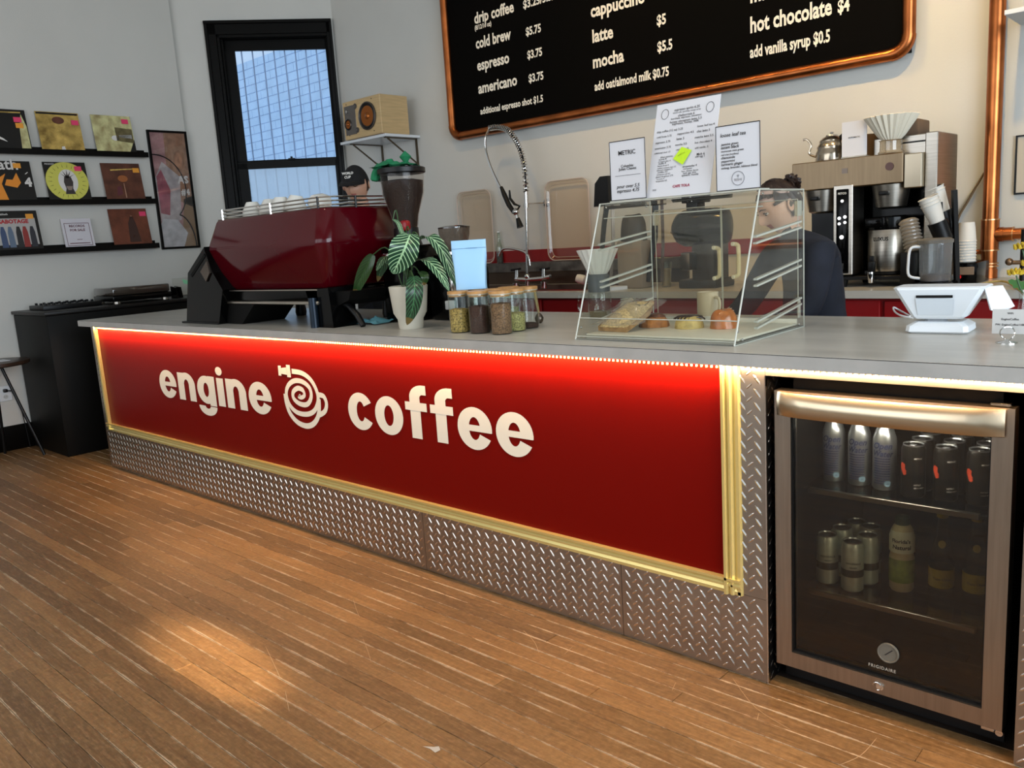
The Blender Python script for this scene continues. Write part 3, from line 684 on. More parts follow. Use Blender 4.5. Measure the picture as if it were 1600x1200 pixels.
# ================================================================== ESPRESSO MACHINE
def rrect(x0, y0, x1, y1, r, z, k=5):
    P = []
    for cx, cy, a0 in ((x1-r, y1-r, 0), (x0+r, y1-r, PI/2), (x0+r, y0+r, PI), (x1-r, y0+r, 1.5*PI)):
        for i in range(k+1): a = a0+i*PI/2/k; P.append((cx+r*math.cos(a), cy+r*math.sin(a), z))
    return P
def loft(rings, mb=None, mi=0, cap=True):
    mb = mb or MB(); n = len(rings[0]); fs = []
    for j in range(len(rings)-1):
        for i in range(n): fs.append((j*n+i, j*n+(i+1) % n, (j+1)*n+(i+1) % n, (j+1)*n+i))
    if cap: fs.append(tuple(reversed(range(n)))); fs.append(tuple((len(rings)-1)*n+i for i in range(n)))
    return mb.add([p for r in rings for p in r], fs, mi, True)
em = thing('espresso_machine', 'dark red espresso machine with rails on top, its back to the room', 'espresso machine', (2.08, .35, ZT))
cherry = mat('cherry_lacquer', '4a020c', .12, 0, spec=.3, coat=.22)
body = part('body', loft([rrect(1.60, .135, 2.545, .58, .05, 1.187), rrect(1.585, .125, 2.56, .59, .055, 1.20), rrect(1.50, .085, 2.60, .64, .07, 1.385), rrect(1.495, .082, 2.603, .642, .07, 1.40), rrect(1.50, .085, 2.60, .64, .07, 1.415),
                          rrect(1.575, .11, 2.600, .60, .06, 1.540), rrect(1.585, .118, 2.592, .59, .055, 1.552)]), cherry, em)
q = PY(337, 382, .095); 
badge = text_mb('la marzocco', (1.60, .094, 1.422), XR, (0, .19, 1), width=.30, height=.042, bold=.02, shear=.15)
badge.add([(1.60, .092, 1.412), (1.86, .092, 1.412), (1.86, .0925, 1.416), (1.60, .0925, 1.416)], [(0, 1, 2, 3)])
part('name_badge', badge, mat('badge_silver', 'c9b8aa', .35, .6), body)
part('base_tray', MB().rbox(1.62, .10, 1.126, 2.50, .56, 1.186, .006), black_gloss, em)
part('base_trim', MB().rbox(1.60, .09, 1.112, 2.50, .57, 1.127, .003, 1).rbox(1.66, .096, 1.178, 2.50, .101, 1.184, .001, 1), steel, em)
rail = lambda z: rrect(1.60, .13, 2.59, .57, .06, z, 4)
for z in (1.566, 1.584, 1.602): part('cup_rail', MB().tube(rail(z), .0038, 8, closed=True), chrome, em)
for x, y in ((1.66, .13), (2.13, .13), (2.53, .13), (2.59, .30), (1.60, .35), (2.53, .57), (1.66, .57)):
    part('rail_post', MB().cyl((x, y, 1.55), (x, y, 1.606), .006, 8), chrome if x < 2.5 else black_pl, em)
part('cup_tray', MB().rbox(1.60, .13, 1.553, 2.58, .57, 1.558, .002, 1), steel, em)
mb = MB(); mb.prism([(1.56, 1.42), (1.34, 1.285), (1.25, 1.008), (1.62, 1.008), (1.70, 1.19), (1.62, 1.28), (1.56, 1.40)], 'y', .055, .22)
sl_ = part('side_leg', mb, black_gloss, em)
mb = MB(); mb.prism([(1.555, 1.385), (1.375, 1.275), (1.385, 1.262), (1.565, 1.37)], 'y', .052, .056); part('slot_trim', mb, black_soft, sl_)
part('foot_plate', MB().rbox(1.20, .05, ZT, 1.62, .30, ZT+.010, .003, 1), black_pl, sl_)
mb = MB(); mb.prism([(1.50, 1.29), (1.585, 1.345), (1.60, 1.28), (1.55, 1.235)], 'y', .046, .056); part('chrome_plate', mb, steel_dark, sl_)
mb = MB(); mb.prism([(1.60, 1.13), (1.60, ZT), (1.78, ZT), (1.93, 1.115)], 'y', .10, .36); part('brace', mb, black_soft, em)
mb = MB(); mb.prism([(2.40, 1.18), (2.47, ZT), (2.60, ZT), (2.585, 1.19)], 'y', .10, .24); part('side_leg', mb, black_gloss, em)
mb = MB(); mb.prism([(2.56, 1.17), (2.58, 1.10), (2.68, 1.13), (2.70, 1.17)], 'y', .14, .56); part('brace', mb, black_soft, em)
part('leveling_leg', MB().cyl((2.47, .088, ZT), (2.47, .088, 1.145), .021, 16), mat('blue_black', '1b2632', .25, .5), em)
for x, y in ((2.28, .34), (1.70, .52), (2.45, .55)): part('foot', MB().lathe([(.028, ZT), (.032, ZT+.02), (.022, 1.115)], (x, y, 0), 14), black_pl, em)
part('portafilter', MB().tube([PY(x_, y_, .17) for x_, y_ in ((530, 470), (545, 478), (558, 492), (568, 509))], [.012, .013, .015, .014], 10), black_pl, em)
# cups lying on the tray, small pitcher below
cupm = MB().lathe([(.0, .0), (.022, .0), (.026, .006), (.040, .034), (.042, .060), (.039, .060), (.036, .034), (.022, .010), (0, .008)], (0, 0, 0), 20, cap=False)
c0 = thing('espresso_cup', None, 'cup', (0, 0, 0), 'white cups stacked on the espresso machine')
part('bowl', cupm, white_cer, c0, local=True); part('handle', MB().tube([(.040, 0, .048), (.058, 0, .046), (.060, 0, .030), (.038, 0, .020)], .0035, 6), white_cer, c0, local=True)
cl = ['leftmost white cup on top of the espresso machine', 'second white cup from the left on the espresso machine', 'white cup in the middle of the heap on the espresso machine', 'tallest standing white cup on the espresso machine', 'rightmost white cup on the espresso machine', 'white cup hidden behind the others on the espresso machine']
for i, (px, py, y, tilt) in enumerate(((393, 312, .30, PI), (420, 308, .32, PI*.95), (437, 300, .27, PI), (462, 296, .30, PI*1.06), (486, 303, .34, PI*.6), (450, 300, .46, PI))):
    q = PY(px, py, y); c = c0 if i == 0 else copy_tree(c0)
    c['label'] = cl[i]; c.scale = (1.35, 1.35, 1.35); c.location = (q.x, y, 1.643 if abs(tilt-PI) < .3 else 1.612); c.rotation_euler = (tilt, 0, i*.8)
t = thing('steam_pitcher', 'small brass coloured pitcher under the espresso machine', 'pitcher', (2.15, .40, ZT))
part('body', MB().lathe([(.045, 0), (.048, .01), (.042, .06), (.036, .085), (.038, .10)], (0, 0, 0), 20), mat('warm_brass', 'c9a45a', .25, 1.0), t, local=True)
part('handle', MB().tube([(.036, 0, .085), (.07, 0, .08), (.068, 0, .03), (.046, 0, .02)], .004, 6), chrome, t, local=True)
def cloth(cx, cy, z, w, d, h, seed, mb=None, n=12, rz=0):
    mb = mb or MB(); vs = []; c, s = math.cos(rz), math.sin(rz)
    for i in range(n+1):
        for j in range(n+1):
            u, v = i/n-.5, j/n-.5; k = noise.noise(Vector((u*3+seed, v*3, seed)))+.5*noise.noise(Vector((u*7+seed, v*7, 3)))
            x = u*w+.15*w*noise.noise(Vector((u*4, v*4, seed+5))); y = v*d+.15*d*noise.noise(Vector((u*4, v*4, seed+9)))
            zz = z+max(.002, h*(.45+k)*(1-max(abs(u), abs(v))*1.6)) if h > 0 else z
            vs.append((cx+x*c-y*s, cy+x*s+y*c, zz))
    fs = [(i*(n+1)+j, (i+1)*(n+1)+j, (i+1)*(n+1)+j+1, i*(n+1)+j+1) for i in range(n) for j in range(n)]
    return mb.add(vs, fs, 0, True)
single('bar_towel', cloth(2.66, .30, ZT+.003, .15, .13, .05, 3), mat('blue_cloth', '5f9cab', .9), 'crumpled pale blue bar cloth beside the espresso machine leg', 'cloth')
single('bar_towel', cloth(2.60, .58, ZT+.01, .16, .10, .12, 8), mat('orange_cloth', 'c8431e', .9), 'orange cloth behind the pale blue bar cloth', 'cloth')

# ================================================================== GRINDERS
def bmat():
    m = mat('roasted_beans', '261710', .55, var=.7, vscale=260, bump=.9, bscale=220); return m
g = thing('hopper_grinder', 'tall coffee grinder with a full bean hopper and green cloth on it', 'coffee grinder', (2.76, .45, ZT))
gx, gy = 2.76, .45
part('body', MB().rbox(gx-.085, gy-.10, ZT, gx+.085, gy+.13, 1.36, .015), black_gloss, g)
part('neck', MB().lathe([(.075, 1.355), (.060, 1.40), (.058, 1.44)], (gx, gy, 0), 24), black_pl, g)
part('hopper', MB().lathe([(.056, 1.435), (.066, 1.50), (.098, 1.60), (.105, 1.69)], (gx, gy, 0), 28, cap=False), glassmat('hopper_plastic', 'f4f0ec', .03), g, 'clear plastic hopper')
part('beans', MB().lathe([(.052, 1.437), (.062, 1.50), (.093, 1.60), (.098, 1.655), (.06, 1.662), (0, 1.664)], (gx, gy, 0), 28), bmat(), g, kind='stuff')
part('hopper_lid', MB().lathe([(.106, 1.688), (.112, 1.692), (.112, 1.712), (.104, 1.716)], (gx, gy, 0), 28).rbox(gx-.135, gy-.06, 1.665, gx-.10, gy+.0, 1.712, .004), black_pl, g)
part('collar', MB().rbox(gx+.035, gy-.07, 1.425, gx+.075, gy-.03, 1.475, .012), mat('red_knob', '8a1018', .3), g, 'red knob')
part('spout', MB().rbox(gx-.03, gy-.14, 1.28, gx+.03, gy-.09, 1.33, .008), chrome, g)
mb = cloth(gx-.02, gy-.02, 1.719, .20, .15, .06, 5, n=14, rz=.5); green_c = mat('green_cloth', '1f7a4f', .85)
mb.tube(cr_([(gx-.085, gy-.05, 1.735), (gx-.108, gy-.065, 1.70), (gx-.118, gy-.07, 1.665)], 4), [.02]*8+[.012], 8)
mb.lathe([(.005, 0), (.028, .03), (.002, .055)], (gx+.06, gy-.02, 1.73), 8)
single('green_cloth', mb, green_c, 'crumpled green cloth on the bean hopper lid', 'cloth')
g = thing('small_grinder', 'black grinder with empty smoked hopper behind the potted plant', 'coffee grinder', (2.97, .56, ZT))
gx, gy = 2.97, .56
part('body', MB().rbox(gx-.10, gy-.10, ZT, gx+.09, gy+.13, 1.25, .02).rbox(gx-.085, gy-.09, 1.22, gx+.08, gy+.11, 1.305, .015), black_gloss, g)
part('collar', MB().lathe([(.050, 1.30), (.050, 1.318), (.040, 1.325)], (gx, gy, 0), 24), chrome, g)
part('hopper', MB().lathe([(.030, 1.32), (.036, 1.335), (.062, 1.36), (.072, 1.40), (.074, 1.425)], (gx, gy, 0), 26, cap=False), glassmat('smoked_hopper', 'c9c1ba', .1, haze=.12, hazecol='8a827c'), g, 'smoked see-through hopper')
part('hopper_lid', MB().lathe([(.075, 1.424), (.075, 1.430), (.05, 1.436), (0, 1.438)], (gx, gy, 0), 26), glassmat('smoked_lid', '9a918a', .12), g)
part('funnel', MB().lathe([(.028, 1.325), (.012, 1.36), (.0, 1.365)], (gx, gy, 0), 16), mat('grey_funnel', '8d8a86', .4), g)
part('dial', MB().rbox(gx+.055, gy-.115, 1.13, gx+.09, gy-.09, 1.22, .008), chrome, g)
part('cable_clip', MB().rbox(gx+.05, gy-.14, 1.06, gx+.085, gy-.11, 1.10, .004), white_pl, g)

# ================================================================== POTTED PLANT
pc = (3.045, .19)
pl_ = thing('potted_plant', 'potted plant with white veined dark green leaves on the counter', 'plant', (pc[0], pc[1], ZT))
part('pot', MB().lathe([(.050, ZT), (.053, ZT+.004), (.056, ZT+.042), (.072, ZT+.070), (.084, ZT+.183), (.081, ZT+.185), (.078, ZT+.16), (.0, ZT+.155)], (pc[0], pc[1], 0), 32, flute=.004, nf=32), mat('ivory_pot', 'cfc9b8', .5), pl_)
part('soil', MB().lathe([(.077, ZT+.158), (0, ZT+.164)], (pc[0], pc[1], 0), 20), mat('potting_soil', '1c130c', .9), pl_, kind='stuff')
def leafmat(name, c, vein, brown=0.0):
    m = bpy.data.materials.new(name); m.use_nodes = True; nt = m.node_tree; N = nt.nodes; L = nt.links; b = N['Principled BSDF']
    b.inputs['Roughness'].default_value = .32
    uv = N.new('ShaderNodeUVMap'); sp = N.new('ShaderNodeSeparateXYZ'); L.new(uv.outputs[0], sp.inputs[0])
    def M(op, a, b_=None, c_=None):
        n = N.new('ShaderNodeMath'); n.operation = op
        for i, q in enumerate((a, b_, c_)):
            if q is None: continue
            if isinstance(q, (int, float)): n.inputs[i].default_value = q
            else: L.new(q, n.inputs[i])
        return n.outputs[0]
    u = M('ABSOLUTE', M('SUBTRACT', sp.outputs[0], .5))       # 0 midrib .. .5 edge
    ph = M('MULTIPLY', M('SUBTRACT', sp.outputs[1], M('MULTIPLY', u, .42)), 11.0)
    pp = M('ABSOLUTE', M('SUBTRACT', M('FRACT', ph), .5))     # .0 at vein
    v1 = M('LESS_THAN', pp, .12); v2 = M('LESS_THAN', u, .035)
    v = M('MAXIMUM', v1, v2)
    mx = N.new('ShaderNodeMix'); mx.data_type = 'RGBA'; L.new(v, mx.inputs[0]); mx.inputs[6].default_value = lin(c); mx.inputs[7].default_value = lin(vein)
    m2 = N.new('ShaderNodeMix'); m2.data_type = 'RGBA'; L.new(M('GREATER_THAN', sp.outputs[1], 1.0-brown), m2.inputs[0]); L.new(mx.outputs[2], m2.inputs[6]); m2.inputs[7].default_value = lin('6d5a30')
    L.new(m2.outputs[2], b.inputs['Base Color']); return m
lm1 = leafmat('veined_leaf', '17402a', 'a9cf9f'); lm2 = leafmat('dark_leaf', '16301e', '3f7048', .16); lm3 = leafmat('olive_leaf', '27421f', '35552a', .2)
def leaf(pts, hw, m, fold=.35, side=None, label=None):
    P = cr_(pts, 5); n = len(P); K = 6; vs = []; uvs = []
    side0 = Vector(side or (_r.x, _r.y, 0)).normalized()
    for i, p in enumerate(P):
        t = i/(n-1); w = hw*(math.sin(PI*min(1, t*.93+.07))**.75)*(1.15-.35*t) if t < .98 else .0005
        d = (P[min(n-1, i+1)]-P[max(0, i-1)]).normalized(); s = (side0-d*side0.dot(d)).normalized(); nn = d.cross(s)
        for k in range(-K, K+1):
            a = k/K; lift = abs(a)*w*fold+.03*w*math.sin(9*t+k)
            vs.append(p+s*(a*w)-nn*lift*(-1)); uvs.append((.5+a*.5, t))
    c = 2*K+1; fs = [(i*c+k, i*c+k+1, (i+1)*c+k+1, (i+1)*c+k) for i in range(n-1) for k in range(2*K)]
    mb = MB().add(vs, fs, 0, True); o = part('leaf', mb, m, pl_, label)
    me = o.data; ul = me.uv_layers.new(name='UVMap')
    for lp in me.loops: ul.data[lp.index].uv = uvs[lp.vertex_index]
    st = MB().tube(cr_([(pc[0]+random.uniform(-.02, .02), pc[1]+random.uniform(-.02, .02), ZT+.15), (P[0]+Vector((pc[0], pc[1], P[0].z)))/2+Vector((0, 0, .02)), P[0]], 5), .0028, 6)
    part('stem', st, mat('plant_stem', '33502a', .5), pl_)
def LP(*q): return [PY(x, y, Y) for x, y, Y in q]
leaf(LP((641, 366, .15), (634, 385, .11), (624, 407, .10), (614, 428, .10)), .062, lm1, .25, label='large leaf with pale veins')
leaf(LP((646, 432, .12), (648, 450, .085), (645, 480, .08), (636, 508, .09)), .036, lm2, .2, label='hanging dark leaf with brown tip')
leaf(LP((583, 398, .22), (573, 415, .2), (562, 440, .19), (552, 468, .19)), .030, lm3, .3)
leaf(LP((630, 400, .20), (612, 398, .2), (598, 405, .2), (588, 423, .2)), .024, lm1, .3)
leaf(LP((658, 374, .20), (672, 371, .2), (690, 390, .2), (705, 425, .2), (716, 452, .2)), .026, lm1, .35)
leaf(LP((648, 408, .18), (668, 408, .17), (688, 428, .16), (702, 455, .16)), .028, lm1, .35)
leaf(LP((655, 425, .17), (664, 432, .16), (662, 446, .16)), .018, lm3, .3)
leaf(LP((614, 343, .16), (623, 350, .155), (629, 364, .15), (640, 372, .15)), .010, lm1, .3)
leaf(LP((625, 420, .24), (605, 405, .26), (596, 420, .27), (590, 440, .27)), .026, lm2, .3)

# ================================================================== TEA JARS, BAG, WHISK
def jar(x, y, r, h, fill, m, label, grp='glass tea jars with bamboo lids'):
    t = thing('tea_jar', label, 'jar', (x, y, ZT), grp)
    part('glass_body', MB().lathe([(0, .001), (r*.92, .001), (r, .006), (r, h-.012)], (0, 0, 0), 28, cap=False), clear, t, local=True)
    part('rim', MB().lathe([(r+.0006, h-.014), (r+.0006, h-.011), (r-.002, h-.011), (r-.002, h-.014)], (0, 0, 0), 28, cap=False), acry_e, t, local=True)
    part('lid', MB().lathe([(r-.004, h-.022), (r-.003, h-.012), (r+.001, h-.011), (r+.001, h-.001), (r-.001, h)], (0, 0, 0), 28), wood_l, t, local=True)
    if fill: part('loose_tea', MB().lathe([(r-.004, .004), (r-.003, .008), (r-.003, fill), (r*.5, fill+.004), (0, fill+.002)], (0, 0, 0), 24), m, t, kind='stuff', local=True)
tea1 = mat('chamomile', 'a88c4c', .8, var=.8, vscale=160, bump=1, bscale=160); tea2 = mat('black_tea', '40261c', .8, var=.6, vscale=200, bump=1, bscale=200)
tea3 = mat('roasted_tea', '7a5a3e', .8, var=.7, vscale=170, bump=1, bscale=170); tea4 = mat('green_tea', 'a69e62', .8, var=.7, vscale=170, bump=1, bscale=170)
jy = .135
for (px, py, dy, h, fill, m, lb) in ((710, 521, 0, .165, .092, tea1, 'glass jar of yellow chamomile, leftmost of the front row'), (741, 523, 0, .165, .105, tea2, 'glass jar of dark black tea between chamomile and brown tea'), (775, 525, 0, .165, .115, tea3, 'glass jar of brown roasted tea, rightmost of the front row')):
    q = PY(px, py, .10); jar(q.x, jy, .0415, h, fill, m, lb)
xr = PY(775, 525, .10).x
jar(xr-.012, jy+.092, .0415, .165, .070, tea4, 'glass jar of green tea behind the brown roasted tea')
jar(xr-.024, jy+.184, .0415, .165, .018, tea2, 'nearly empty glass jar at the back right of the tea jars')
jar(xr-.115, jy+.095, .0415, .165, .09, tea3, 'glass jar in the second row behind the black tea')
jar(xr-.130, jy+.190, .0415, .165, .08, tea4, 'glass jar in the third row, below the blue bag')
jar(xr-.215, jy+.100, .0415, .165, .08, tea2, 'glass jar in the second row behind the chamomile')
q = PZ(737, 452, ZT+.165)
bx, by, bz = q.x, q.y, ZT+.166
def bag():
    mb = MB(); rows = [(0, .064, .026), (.02, .063, .028), (.09, .066, .022), (.13, .070, .012), (.160, .070, .004), (.195, .070, .002)]
    d = Vector((.80, .60, 0)); e = Vector((-.60, .80, 0)); vs = []
    for z, w, t in rows:
        for k in range(12):
            a = 2*PI*k/12; c, s = math.cos(a), math.sin(a)
            vs.append(Vector((bx, by, bz+z))+d*(w*math.copysign(abs(c)**.5, c))+e*(t*math.copysign(abs(s)**.7, s)))
    n = 12; fs = [(j*n+i, j*n+(i+1) % n, (j+1)*n+(i+1) % n, (j+1)*n+i) for j in range(len(rows)-1) for i in range(n)]+[tuple(range(n)), tuple((len(rows)-1)*n+i for i in range(n))]
    return mb.add(vs, fs, 0, True), d, e
mb, d_, e_ = bag(); bg = thing('coffee_bag', 'light blue coffee bag standing on the bamboo jar lids', 'bag', (bx, by, bz))
part('pouch', mb, mat('light_blue_pouch', '9fcdf0', .45, bump=.2, bscale=30), bg)
p = Vector((bx, by, bz+.163)); part('tear_notch', MB().tube([p+d_*-.012-e_*.006, p+d_*.035-e_*.006], .0012, 5).tube([p-d_*.07-e_*.004, p+d_*.07-e_*.004], .0008, 5), mat('notch_blue', '5f86a8', .5), bg)
q = PZ(843, 505, ZT)
mb = MB().lathe([(.008, 0), (.016, .008), (.019, .022), (.012, .036), (.004, .044)], (q.x, q.y, ZT), 16)
t = thing('pour_spoon', 'small dark metal ball-shaped scoop with tan handle right of the jars', 'scoop', (q.x, q.y, ZT))
part('bowl', mb, steel_dark, t); part('handle', MB().tube([(q.x, q.y, ZT+.04), (q.x-.02, q.y+.01, ZT+.10), (q.x-.035, q.y+.015, ZT+.155)], [.004, .007, .004], 8), mat('tan_handle', 'a08a5a', .5), t)

# ================================================================== PASTRY CASE
CX0, CX1, CY0, CY1, CYT, CZ = 4.045, 4.640, .070, .560, .245, 1.458
case = thing('pastry_case', 'clear acrylic pastry display case standing on the counter', 'display case', ((CX0+CX1)/2, .3, ZT))
side = [(CY0, ZT+.001), (CY1, ZT+.001), (CY1, CZ), (CYT, CZ)]
def edge(mb, a, b_, r=.0025): return mb.cyl(a, b_, r, 6)
for x, nm in ((CX0, 0), (CX1, 1)):
    p = part('side_panel', MB().prism(side, 'x', x-.0025, x+.0025), acry, case)
    e = MB()
    for i in range(4):
        a, b_ = side[i], side[(i+1) % 4]; e.cyl((x, a[0], a[1]), (x, b_[0], b_[1]), .0022 if i != 3 else .003, 6)
    part('bright_edge', e, acry_e, p)
ang = math.atan2(CYT-CY0, CZ-ZT)
mb = MB(); mb.prism([(CY0+.002, ZT+.012), (CY0+.006, ZT+.012), (CY0+.030, ZT+.072), (CY0+.026, ZT+.072)], 'x', CX0, CX1); part('front_lip', mb, acry, case)
mb = MB().cyl((CX0, CY0+.004, ZT+.012), (CX1, CY0+.004, ZT+.012), .002, 6).cyl((CX0, CY0+.028, ZT+.072), (CX1, CY0+.028, ZT+.072), .0018, 6); part('bright_edge', mb, acry_e, case)
mb = MB(); mb.prism([(CY0+.036, ZT+.072), (CY0+.040, ZT+.072), (CYT, CZ-.006), (CYT-.004, CZ-.006)], 'x', CX0+.004, CX1-.004); part('front_panel', mb, acry, case)
part('base_panel', MB().box(CX0, CY0, ZT+.0005, CX1, CY1, ZT+.006), glassmat('acrylic_base', 'dfe2dc', .08, haze=.12), case)
tp = part('top_panel', MB().box(CX0, CYT-.005, CZ-.006, CX1, CY1, CZ), acry, case)
mb = MB()
for a, b_ in (((CX0, CYT, CZ), (CX1, CYT, CZ)), ((CX0, CY1, CZ), (CX1, CY1, CZ)), ((CX0, CYT+.02, CZ-.05), (CX1, CYT+.02, CZ-.05))): mb.cyl(a, b_, .0018, 6)
part('bright_edge', mb, acry_e, tp)
xm = PY(1128, 400, CY1).x
for x0, x1 in ((CX0+.02, xm-.002), (xm+.002, CX1-.02)):
    d = part('door', MB().box(x0, CY1-.004, ZT+.03, x1, CY1, CZ-.03), glassmat('acrylic_brown', 'f6f0e4', .018, haze=.006), case)
    mb = MB()
    for a, b_ in (((x0, ZT+.03), (x0, CZ-.03)), ((x1, ZT+.03), (x1, CZ-.03)), ((x0, CZ-.03), (x1, CZ-.03))): mb.cyl((a[0], CY1, a[1]), (b_[0], CY1, b_[1]), .0016, 6)
    part('bright_edge', mb, acry_e, d)
    hx = PY(1112, 410, CY1-.03).x if x0 < 4.2 else PY(1142, 405, CY1-.03).x
    hz0, hz1 = (PY(1115, 435, CY1).z, PY(1115, 387, CY1).z) if x0 < 4.2 else (PY(1146, 433, CY1).z, PY(1146, 381, CY1).z)
    part('handle', MB().tube(cr_([(hx-.008, CY1-.003, hz0), (hx-.002, CY1+.020, hz0+.004), (hx, CY1+.026, hz0+.02), (hx, CY1+.026, hz1-.02), (hx-.002, CY1+.020, hz1-.004), (hx-.008, CY1-.003, hz1)], 4), .0075, 8), mat('cream_handle', 'e9e3c8', .4), d)
    part('hinge', MB().rbox(x0-.012 if x0 < 4.2 else x1-.012, CY1, CZ-.085, x0+.012 if x0 < 4.2 else x1+.012, CY1+.010, CZ-.035, .002, 1), acry_e, d)
    if x0 > 4.2: part('hinge', MB().rbox(x1-.004, CY1, ZT+.03, x1+.006, CY1+.010, ZT+.09, .002, 1), acry_e, d)
for x, s in ((CX0+.006, 1), (CX1-.006, -1)):
    for (z0, z1) in ((1.316, 1.352), (1.187, 1.227), (1.057, 1.10)):
        for dz in (0, -.020):
            mb = MB(); mb.prism([(.222, z0+dz), (.546, z1+dz), (.546, z1+dz+.006), (.222, z0+dz+.006)], 'x', x-.006, x+.006); part('shelf_rail', mb, acry_e, case)
mb = MB()
for x in (CX0+.004, CX1-.004):
    for y, z in ((CY0+.03, ZT+.04), (CYT+.03, CZ-.012), (CY1-.03, CZ-.012), (CY1-.03, ZT+.012), (CY0+.06, ZT+.012)): mb.sphere((x, y, z), .0042, 8, 6)
part('screws', mb, chrome, case)
tray = single('serving_tray', MB().rbox(CX0+.012, CY0+.045, ZT+.008, CX1-.012, CY1-.02, ZT+.016, .003).rbox(CX0+.012, CY1-.035, ZT+.010, CX1-.012, CY1-.022, ZT+.030, .003), mat('cream_tray', 'd3ccb8', .35), 'cream coloured tray on the bottom of the acrylic case', 'tray')
tz = ZT+.0165
# pastries
def blob(cx, cy, z, rx, ry, h, m, name, label, cat='pastry', flute=0, nf=8, seed=0, flat=.55):
    mb = MB(); seg = 28; vs = []; R = 9
    for j in range(R+1):
        t = j/R; r = math.cos(t*PI/2)**flat; zz = math.sin(t*PI/2)
        for i in range(seg):
            a = 2*PI*i/seg; k = 1+flute*math.cos(nf*a)*(1-t)+.05*noise.noise(Vector((math.cos(a)*2+seed, math.sin(a)*2, t*3)))
            vs.append((cx+rx*r*k*math.cos(a), cy+ry*r*k*math.sin(a), z+h*zz+(.1*h*noise.noise(Vector((math.cos(a)*3*r, math.sin(a)*3*r, seed))) if j else 0)))
    fs = [(j*seg+i, j*seg+(i+1) % seg, (j+1)*seg+(i+1) % seg, (j+1)*seg+i) for j in range(R) for i in range(seg)]+[tuple(reversed(range(seg)))]
    mb.add(vs, fs, 0, True); return mb
q = PZ(1131, 512, tz); t = thing('glazed_bun', 'glossy orange-brown round bun at the right end of the case', 'pastry', (q.x, q.y, tz))
part('crust', blob(q.x, q.y, tz,   .046, .046, .062, 0, '', '', seed=2, flat=.5), mat('bun_crust', 'a8602a', .25, var=.35, vscale=30, bump=.4, bscale=80, coat=.4), t)
q = PZ(1077, 512, tz); t = thing('striped_cookie', 'pale pastry striped with dark chocolate icing', 'pastry', (q.x, q.y, tz))
part('dough', blob(q.x, q.y, tz, .050, .046, .040, 0, '', '', seed=4, flat=.4), mat('pale_dough', 'b39a5a', .6, var=.3, vscale=60, bump=.6, bscale=90), t)
for k in range(-3, 4):
    P = [(q.x+.013*k+.010*math.sin(u*2), q.y+u*.040*math.sqrt(max(0, 1-(.28*k)**2)), tz+.0385*math.sqrt(max(.03, 1-min(1, math.hypot((.013*k)/.050, u*.040*math.sqrt(max(0, 1-(.28*k)**2))/.046))**5))+.003) for u in [-.95+.19*i for i in range(11)]]
    part('icing', MB().tube(P, .0028, 6), mat('dark_chocolate', '2b1a12', .35), t)
q = PZ(1022, 510, tz); t = thing('fluted_tart', 'orange-brown fluted pastry with a dark filling', 'pastry', (q.x, q.y, tz))
part('crust', blob(q.x, q.y, tz, .054, .046, .034, 0, '', '', flute=.07, nf=9, seed=7, flat=.3), mat('tart_crust', 'a8692f', .5, var=.4, vscale=40, bump=.6, bscale=80), t)
part('filling', blob(q.x, q.y+.01, tz+.024, .040, .032, .022, 0, '', '', seed=9, flat=.5), mat('dark_filling', '5f3a28', .4, var=.3, vscale=60), t)
a_ = PZ(915, 512, tz); b_ = PZ(1000, 503, tz); t = thing('wrapped_flatbread', 'seeded loaf slice in clear wrap at the left of the case', 'pastry', ((a_.x+b_.x)/2, .22, tz))
cx = 4.125; cy = .25
shear_ = lambda mb: setattr(mb, 'v', [(v[0], v[1], v[2]+max(0, v[1]-.17)*.38) for v in mb.v]) or mb
mb = MB(); pts = [(-.060, -.075), (.065, -.080), (.080, .04), (.05, .115), (-.045, .10), (-.068, 0)]
mb.prism([(cx+p[0], cy+p[1]) for p in pts], 'z', tz, tz+.016); part('bread', shear_(mb), mat('bread_side', '9a7445', .6, var=.3, vscale=50), t)
mb = MB(); K = 12; vs = []
for i in range(K+1):
    for j in range(K+1):
        u, v = i/K*2-1, j/K*2-1; vs.append((cx+.005+u*.068*(1-.15*abs(v)), cy+.01+v*.09, tz+.016+.022*(1-u*u)*(1-v*v)**.5+.003*noise.noise(Vector((u*5, v*5, 1)))))
mb.add(vs, [(i*(K+1)+j, (i+1)*(K+1)+j, (i+1)*(K+1)+j+1, i*(K+1)+j+1) for i in range(K) for j in range(K)], 0, True)
part('seeded_top', shear_(mb), mat('seed_topping', 'c2a878', .7, var=.45, vscale=140, bump=.8, bscale=140), t)
mb = cloth(cx+.02, cy, tz+.022, .19, .20, .045, 12, n=14); part('clear_wrap', shear_(mb), glassmat('cling_wrap', 'f4f2ea', .14, .12, haze=.12), t)
